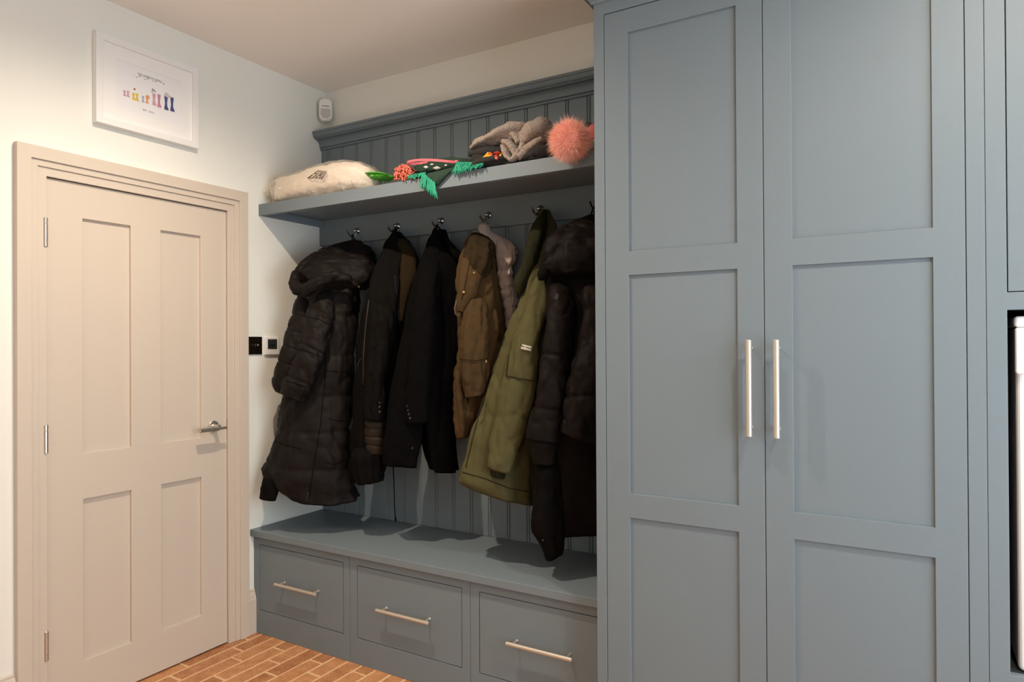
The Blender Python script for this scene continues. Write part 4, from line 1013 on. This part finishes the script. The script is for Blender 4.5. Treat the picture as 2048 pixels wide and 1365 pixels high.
def tassel_scarf():
    t = thing('tasselled_scarf', (.95, -.38, ZS), 'dark green scarf with white diamonds, teal and coral tassels over the shelf edge', 'scarf')
    M_kn = bpy.data.materials.new('green_diamond_knit'); M_kn.use_nodes = True
    b = M_kn.node_tree.nodes['Principled BSDF']; b.inputs['Base Color'].default_value = (0.008, 0.030, 0.017, 1); b.inputs['Roughness'].default_value = .9
    M_wht = mat('white_knit', (0.55, 0.53, 0.48), .9, bump=.4, bscale=200)
    M_teal = mat('teal_yarn', (0.025, 0.33, 0.20), .85, bump=.4, bscale=300); M_cor = mat('coral_yarn', (0.62, 0.15, 0.10), .9, bump=.4, bscale=300)
    yf = -.405
    def w(px, py, y=yf): return at(px, py, 1, y)
    # folded bundle lying on the shelf
    a, c, e, g = w(812, 345), w(850, 336), w(890, 334), w(925, 334)
    blob([(a[0], yf+.05, ZS+.030, .05, .024), (c[0], yf+.05, ZS+.042, .06, .038), (e[0], yf+.05, ZS+.044, .06, .040), (g[0], yf+.05, ZS+.034, .05, .030), (w(955, 330)[0], yf+.06, ZS+.020, .04, .016)], 'folded_bundle', M_kn, t, wr=.008, wscale=22, seed=91, flat=ZS+.001, folds=((4, 1), (7, .6)), fold_amp=.006)
    # corner draped over the front edge, as a folded double layer of cloth
    mb = MB(); nx, ny = 16, 16; V = []; yo = -.452
    TL, TR, BT, BL_ = (848, 346), (912, 330), (873, 372), (868, 366)
    for layer, dy in ((0, 0), (1, .009)):
        for j in range(ny+1):
            for i in range(nx+1):
                u, v = i/nx, j/ny
                q = (np.array(TL)*(1-u)+np.array(TR)*u)*(1-v)+(np.array(BL_)*(1-u)+np.array(BT)*u)*v
                p = w(q[0], q[1], yo+.0)
                bend = max(0.0, 1-v*2.2)**1.5
                p = p+np.array([0, dy+.010*math.sin(5*u+3*v)*.5*v - .004*v + .016*bend, 0]); V.append(p)
    n = (nx+1)*(ny+1); F = []
    for j in range(ny):
        for i in range(nx):
            q = j*(nx+1)+i; F.append((q, q+1, q+nx+2, q+nx+1)); F.append((n+q, n+q+nx+1, n+q+nx+2, n+q+1))
    bd = [i for i in range(nx+1)]+[(j+1)*(nx+1)-1 for j in range(1, ny+1)]+[ny*(nx+1)+i for i in reversed(range(nx))]+[j*(nx+1) for j in reversed(range(1, ny))]
    for k in range(len(bd)): F.append((bd[k], bd[(k+1) % len(bd)], n+bd[(k+1) % len(bd)], n+bd[k]))
    mb.add(V, F); dr = mb.build('draped_corner', M_kn, t, smooth=True)
    SURF[dr.name] = BVHTree.FromPolygons([Vector([float(c) for c in p]) for p in V], F)
    bundle = [o for o in t.children if o.name.startswith('folded_bundle')]
    for (cx, cy, rx, ry) in ((848, 331, 5, 4), (852, 334.5, 5, 3), (874, 336.5, 8.5, 4.2), (892, 331, 3, 2), (864, 329, 4, 2)):
        patch([(cx-rx, cy), (cx, cy-ry), (cx+rx, cy), (cx, cy+ry)], [dr]+bundle, 'diamond', M_wht, t, 4, 4, .0015, .0006)
    rnd = random.Random(5)
    def fan(p0, p1, q0, q1, n_, y0, y1, nm, m_, r=.003):
        R0, T0 = [], []
        for k in range(n_):
            s_ = (k+.5)/n_
            ro = w(p0[0]*(1-s_)+p1[0]*s_, p0[1]*(1-s_)+p1[1]*s_, y0+rnd.uniform(-.006, .006))
            ti = w(q0[0]*(1-s_)+q1[0]*s_+rnd.uniform(-2, 2), q0[1]*(1-s_)+q1[1]*s_+rnd.uniform(-3, 3), y1+rnd.uniform(-.010, .006))
            R0.append(ro); T0.append(ti)
        strands(nm, m_, t, R0, T0, r, seed=n_, wave=.0035)
    fan((846,346), (869,366), (839,372), (876,399), 54, -.456, -.460, 'teal_tassel', M_teal, .0021)
    fan((816,351), (852,345), (816,358), (850,353), 30, -.448, -.450, 'teal_tassel', M_teal, .002)
    fan((914,325), (967,326), (904,349), (964,333), 64, -.446, -.454, 'teal_tassel', M_teal, .0022)
    fan((912,328), (955,327), (908,343), (968,330), 50, -.44, -.45, 'teal_tassel', M_teal, .0022)
    # coral tassels: a tangled bunch at the left
    R0, T0 = [], []
    for k in range(150):
        a0 = rnd.uniform(0, 1); px = 791+rnd.uniform(0, 30); py = 330+rnd.uniform(0, 22)+max(0, 801-px)*.7
        p = w(px, py, -.425+rnd.uniform(-.02, .02)); R0.append(p)
        p2 = w(px+rnd.uniform(-6, 14), min(360, py+rnd.uniform(4, 14)), -.44+rnd.uniform(-.01, .02)); T0.append(p2)
    strands('coral_tassel', M_cor, t, R0, T0, .0028, seed=3, wave=.006)
    return t
tassel_scarf()

def pink_hairband():
    t = thing('pink_hairband', (.96, -.40, 2.1), 'thin pink plastic hairband lying on the green scarf', 'hairband')
    M_p = mat('pink_plastic', (0.62, 0.13, 0.16), .25)
    P = []
    L_, R_ = at(818, 328, 1, -.415), at(913, 324.5, 1, -.415)
    n = 64
    for k in range(n):
        a = 2*math.pi*k/n
        if k < 1: pass
        cx, cz = (L_+R_)/2, 0
        u = math.cos(a); v = math.sin(a)
        p = (L_+R_)/2+(R_-L_)/2*u+np.array([0, .05*v*(1-.25*u), .009*v+ .010*(1-u*u)])
        P.append(p)
    mb = MB(); s = len(P)
    # flat band swept along the open loop
    V = []; F = []
    P = P[2:-1]
    for p in P:
        for (dy, dz) in ((-.0018, -.005), (.0018, -.005), (.0018, .005), (-.0018, .005)):
            V.append(p+np.array([0, dy, dz]))
    for i in range(len(P)-1):
        for k in range(4): F.append((4*i+k, 4*i+(k+1) % 4, 4*i+4+(k+1) % 4, 4*i+4+k))
    F += [(3, 2, 1, 0), tuple(4*(len(P)-1)+k for k in range(4))]
    mb.add(V, F); mb.build('band', M_p, t, smooth=False, bevel=.001)
    MB().tube([R_+np.array([-.006, -.004, 0]), R_+np.array([.010, -.002, .0])], .007, 12).build('band_end', M_p, t, smooth=True)
pink_hairband()

def black_hat():
    t = thing('black_knit_hat', (1.13, -.38, ZS), 'black knitted hat with red and yellow motif under the grey-brown scarf', 'hat')
    M_b = mat('black_knit', (0.012, 0.011, 0.010), .9, bump=.6, bscale=180)
    y = -.395
    X = lambda px: float(at(px, 315, 1, y)[0])
    Z = lambda px, py: float(at(px, py, 1, y)[2])
    o = blob([(X(934), y, ZS+.012, .03, .008), (X(946), y, ZS+.018, .045, .013), (X(964), y, ZS+.030, .06, .026), (X(990), y, ZS+.030, .06, .028), (X(1012), y, ZS+.028, .05, .026), (X(1030), y, ZS+.02, .03, .016)], 'hat_body', M_b, t, wr=.006, wscale=24, seed=101, flat=ZS+.001, folds=((6, 1),), fold_amp=.004)
    br = blob([(X(950), y-.015, Z(950, 312), .03, .012), (X(970), y-.02, Z(970, 311), .04, .020), (X(1000), y-.02, Z(1000, 307), .04, .020), (X(1014), y-.015, Z(1014, 306), .03, .012)], 'turned_brim', M_b, t, wr=.004, wscale=24, seed=102, nu=32, nv=40)
    M_y = mat('yellow_knit', (0.80, 0.36, 0.03), .85); M_r = mat('red_knit', (0.42, 0.02, 0.015), .85); M_w = mat('pale_knit', (0.55, 0.30, 0.28), .85); M_o = mat('orange_knit', (.62, .10, .02), .85)
    for pts, m_ in ((((966,315),(975,304.5),(985,308),(984,312)), M_y), (((975,308),(980,304),(986,308),(983,312.5)), M_o), (((986,307),(990,303),(1000,304),(1001,310)), M_r), (((988,311),(994,308.5),(997,318),(992,321)), M_r), (((990,315.5),(993,314.5),(994.5,318),(991.5,319)), M_w), (((998,311),(1003,304.5),(1007,307),(1001,313)), M_y), (((991,305.5),(995,302),(998,306),(995,309)), M_o)):
        patch(pts, [br, o], 'motif', m_, t, 3, 3, .0012, .0005)
black_hat()

def grey_scarf():
    t = thing('knitted_scarf', (1.3, -.33, ZS), 'grey-brown knitted scarf heaped on the shelf beside the pompom hat', 'scarf')
    M_k = bpy.data.materials.new('grey_brown_knit'); M_k.use_nodes = True; nt = M_k.node_tree; b = nt.nodes['Principled BSDF']; L = nt.links.new
    tc = nt.nodes.new('ShaderNodeTexCoord'); vo = nt.nodes.new('ShaderNodeTexVoronoi'); vo.inputs['Scale'].default_value = 190; no = nt.nodes.new('ShaderNodeTexNoise'); no.inputs['Scale'].default_value = 380; no.inputs['Detail'].default_value = 4
    L(tc.outputs['Object'], vo.inputs['Vector']); L(tc.outputs['Object'], no.inputs['Vector'])
    rp = nt.nodes.new('ShaderNodeValToRGB'); rp.color_ramp.elements[0].position = .3; rp.color_ramp.elements[0].color = (0.17, 0.135, 0.112, 1); rp.color_ramp.elements[1].position = .7; rp.color_ramp.elements[1].color = (0.42, 0.345, 0.295, 1)
    L(no.outputs['Fac'], rp.inputs['Fac']); L(rp.outputs['Color'], b.inputs['Base Color']); b.inputs['Roughness'].default_value = .95
    bp = nt.nodes.new('ShaderNodeBump'); bp.inputs['Strength'].default_value = .7; bp.inputs['Distance'].default_value = .004; L(vo.outputs['Distance'], bp.inputs['Height']); L(bp.outputs[0], b.inputs['Normal'])
    def q(px, py, y, hd, hh):
        p = at(px, py, 1, y); return (p[0], p[1], p[2], hd, hh)
    y = -.35
    # rear heap, left wing, right wing with edge, wrapped folds in the middle
    y = -.375
    blob([q(950,300,y,.04,.008), q(966,293,y,.065,.016), q(988,284,y,.075,.026), q(1014,275,y,.08,.034), q(1038,267,y,.075,.038), q(1056,262,y,.05,.028), q(1064,260,y,.03,.014)], 'left_fold', M_k, t, wr=.008, wscale=22, seed=111, nu=48, nv=60, folds=((4, 1), (7, .6)), fold_amp=.005)
    blob([q(1040,290,-.38,.05,.020), q(1056,280,-.37,.07,.040), q(1074,268,-.36,.08,.046), q(1088,258,-.345,.07,.036), q(1098,252,-.335,.045,.022), q(1103,250,-.33,.02,.010)], 'right_fold', M_k, t, wr=.006, wscale=20, seed=112, nu=52, nv=60, folds=((3, 1), (6, .5)), fold_amp=.005)
    blob([q(1010,273,-.385,.03,.012), q(1026,270,-.40,.035,.014), q(1038,274,-.41,.035,.014), q(1044,288,-.415,.03,.013), q(1040,302,-.42,.025,.012), q(1030,316,-.425,.02,.011), q(1024,321,-.425,.015,.010)], 'wrapped_fold', M_k, t, wr=.005, wscale=26, seed=113, nu=40, nv=70)
    blob([q(1012,282,-.40,.03,.013), q(1022,288,-.415,.035,.015), q(1032,300,-.42,.03,.013), q(1036,314,-.425,.02,.010)], 'wrapped_fold', M_k, t, wr=.005, wscale=26, seed=114, nu=40, nv=50)
    blob([q(1011,292,-.415,.022,.010), q(1014,304,-.425,.022,.010), q(1018,316,-.43,.02,.009), q(1024,322,-.43,.014,.007)], 'wrapped_fold', M_k, t, wr=.004, wscale=28, seed=115, nu=36, nv=40)
    blob([q(1034,318,-.42,.03,.012), q(1050,304,-.40,.04,.020), q(1072,292,-.385,.05,.020), q(1086,282,-.375,.04,.012)], 'lower_fold', M_k, t, wr=.006, wscale=24, seed=116, nu=44, nv=50)
    fr = []
    return t
grey_scarf()

def black_gloves():
    t = thing('black_glove_pile', (1.38, -.36, ZS), 'black knitted gloves tucked between the grey scarf and the pompom', 'gloves')
    M_b = mat('black_glove_knit', (0.010, 0.009, 0.009), .9, bump=.5, bscale=180)
    y = -.385; X = lambda px: float(at(px, 305, 1, y)[0])
    blob([(X(1040), y, ZS+.014, .03, .009), (X(1062), y, ZS+.026, .05, .022), (X(1084), y, ZS+.034, .055, .030), (X(1104), y, ZS+.026, .05, .022), (X(1120), y, ZS+.014, .03, .010)], 'glove_palm', M_b, t, wr=.008, wscale=22, seed=121, flat=ZS+.001)
    for k, (a, b, c) in enumerate(((1050, 1100, .010), (1060, 1112, .022), (1072, 1116, .034))):
        blob([(X(a), y-.025, ZS+c+.002, .010, .008), (X((a+b)/2), y-.035, ZS+c+.004, .011, .009), (X(b), y-.03, ZS+c, .009, .007)], 'finger', M_b, t, wr=.003, seed=122+k, nu=20, nv=24)
black_gloves()

def pompom_hat():
    t = thing('pompom_hat', (1.6, -.38, ZS), 'pink knitted hat with a big fluffy pompom beside the wardrobe', 'hat')
    M_fur = mat('pink_fur', (0.95, 0.50, 0.39), .9, var=.12, vscale=40)
    c = atd(1139, 279, 2.365); c = Vector([float(v) for v in c]); R0 = .066
    rnd = random.Random(9); mb = MB()
    core = MB()
    core.lathe(c, (0, 0, 1), [(R0*.78*math.sin(math.pi*k/14), -R0*.78*math.cos(math.pi*k/14)) for k in range(15)], 28)
    N = 9500
    for k in range(N):
        z = 1-2*(k+.5)/N; ph = k*2.399963; rr = math.sqrt(1-z*z)
        d = Vector((rr*math.cos(ph), rr*math.sin(ph), z))
        d = (d+Vector((rnd.gauss(0, .16), rnd.gauss(0, .16), rnd.gauss(0, .16)))).normalized()
        Lh = R0*rnd.uniform(.98, 1.22)*(1.18 if rnd.random() < .08 else 1)
        a = c+d*R0*.6; sw = Vector((rnd.gauss(0, .006), rnd.gauss(0, .006), -.006+rnd.gauss(0, .005)))
        m_ = c+d*(R0*.6+(Lh-R0*.6)*.6)+sw*.3; e = c+d*Lh+sw
        s = d.cross(Vector((rnd.uniform(-1, 1), rnd.uniform(-1, 1), rnd.uniform(-1, 1)))).normalized()*rnd.uniform(.00035, .0007)
        mb.add([a-s, a+s, m_+s*.8, m_-s*.8, e], [(0, 1, 2, 3), (3, 2, 4)])
    mb2 = core
    po = core.build('pompom_core', M_fur, t, smooth=True)
    fo = mb.build('pompom_fur', M_fur, po); fo['kind'] = 'stuff'
    M_kn = mat('pink_red_knit', (0.40, 0.085, 0.075), .9, bump=.6, bscale=160); M_cr = mat('cream_yarn', (0.55, 0.45, 0.33), .9, bump=.5, bscale=200); M_dk = mat('dark_knit', (0.03, 0.02, 0.02), .9)
    y = -.36
    def q(px, py, yy, hd, hh):
        p = at(px, py, 1, yy); return (p[0], p[1], p[2], hd, hh)
    blob([q(1158,284,-.36,.02,.018), q(1174,282,-.34,.05,.036), q(1190,280,-.33,.075,.050), q(1203,281,-.32,.08,.046), q(1212,284,-.32,.06,.030)], 'hat_crown', M_kn, t, wr=.006, wscale=20, seed=131, flat=ZS+.001, folds=((14, 1),), fold_amp=.002)
    blob([q(1158,262,-.31,.03,.010), q(1172,256,-.30,.04,.014), q(1186,258,-.30,.05,.016), q(1198,261,-.30,.04,.012)], 'dark_band', M_dk, t, wr=.004, seed=132, nu=32, nv=36)
    P = []
    for k in range(29):
        a = 2*math.pi*k/28; P.append(at(1174+11*math.cos(a), 291+8*math.sin(a)-1.2*math.cos(a), 1, -.425+.010*math.cos(a)))
    MB().tube(P, .0072, 12).build('cream_loop', M_cr, t, smooth=True)
    P = [at(1184, 285, 1, -.41), at(1194, 281, 1, -.40), at(1202, 280, 1, -.39)]
    MB().tube(P, .0075, 12).build('cream_cord', M_cr, t, smooth=True)
pompom_hat()
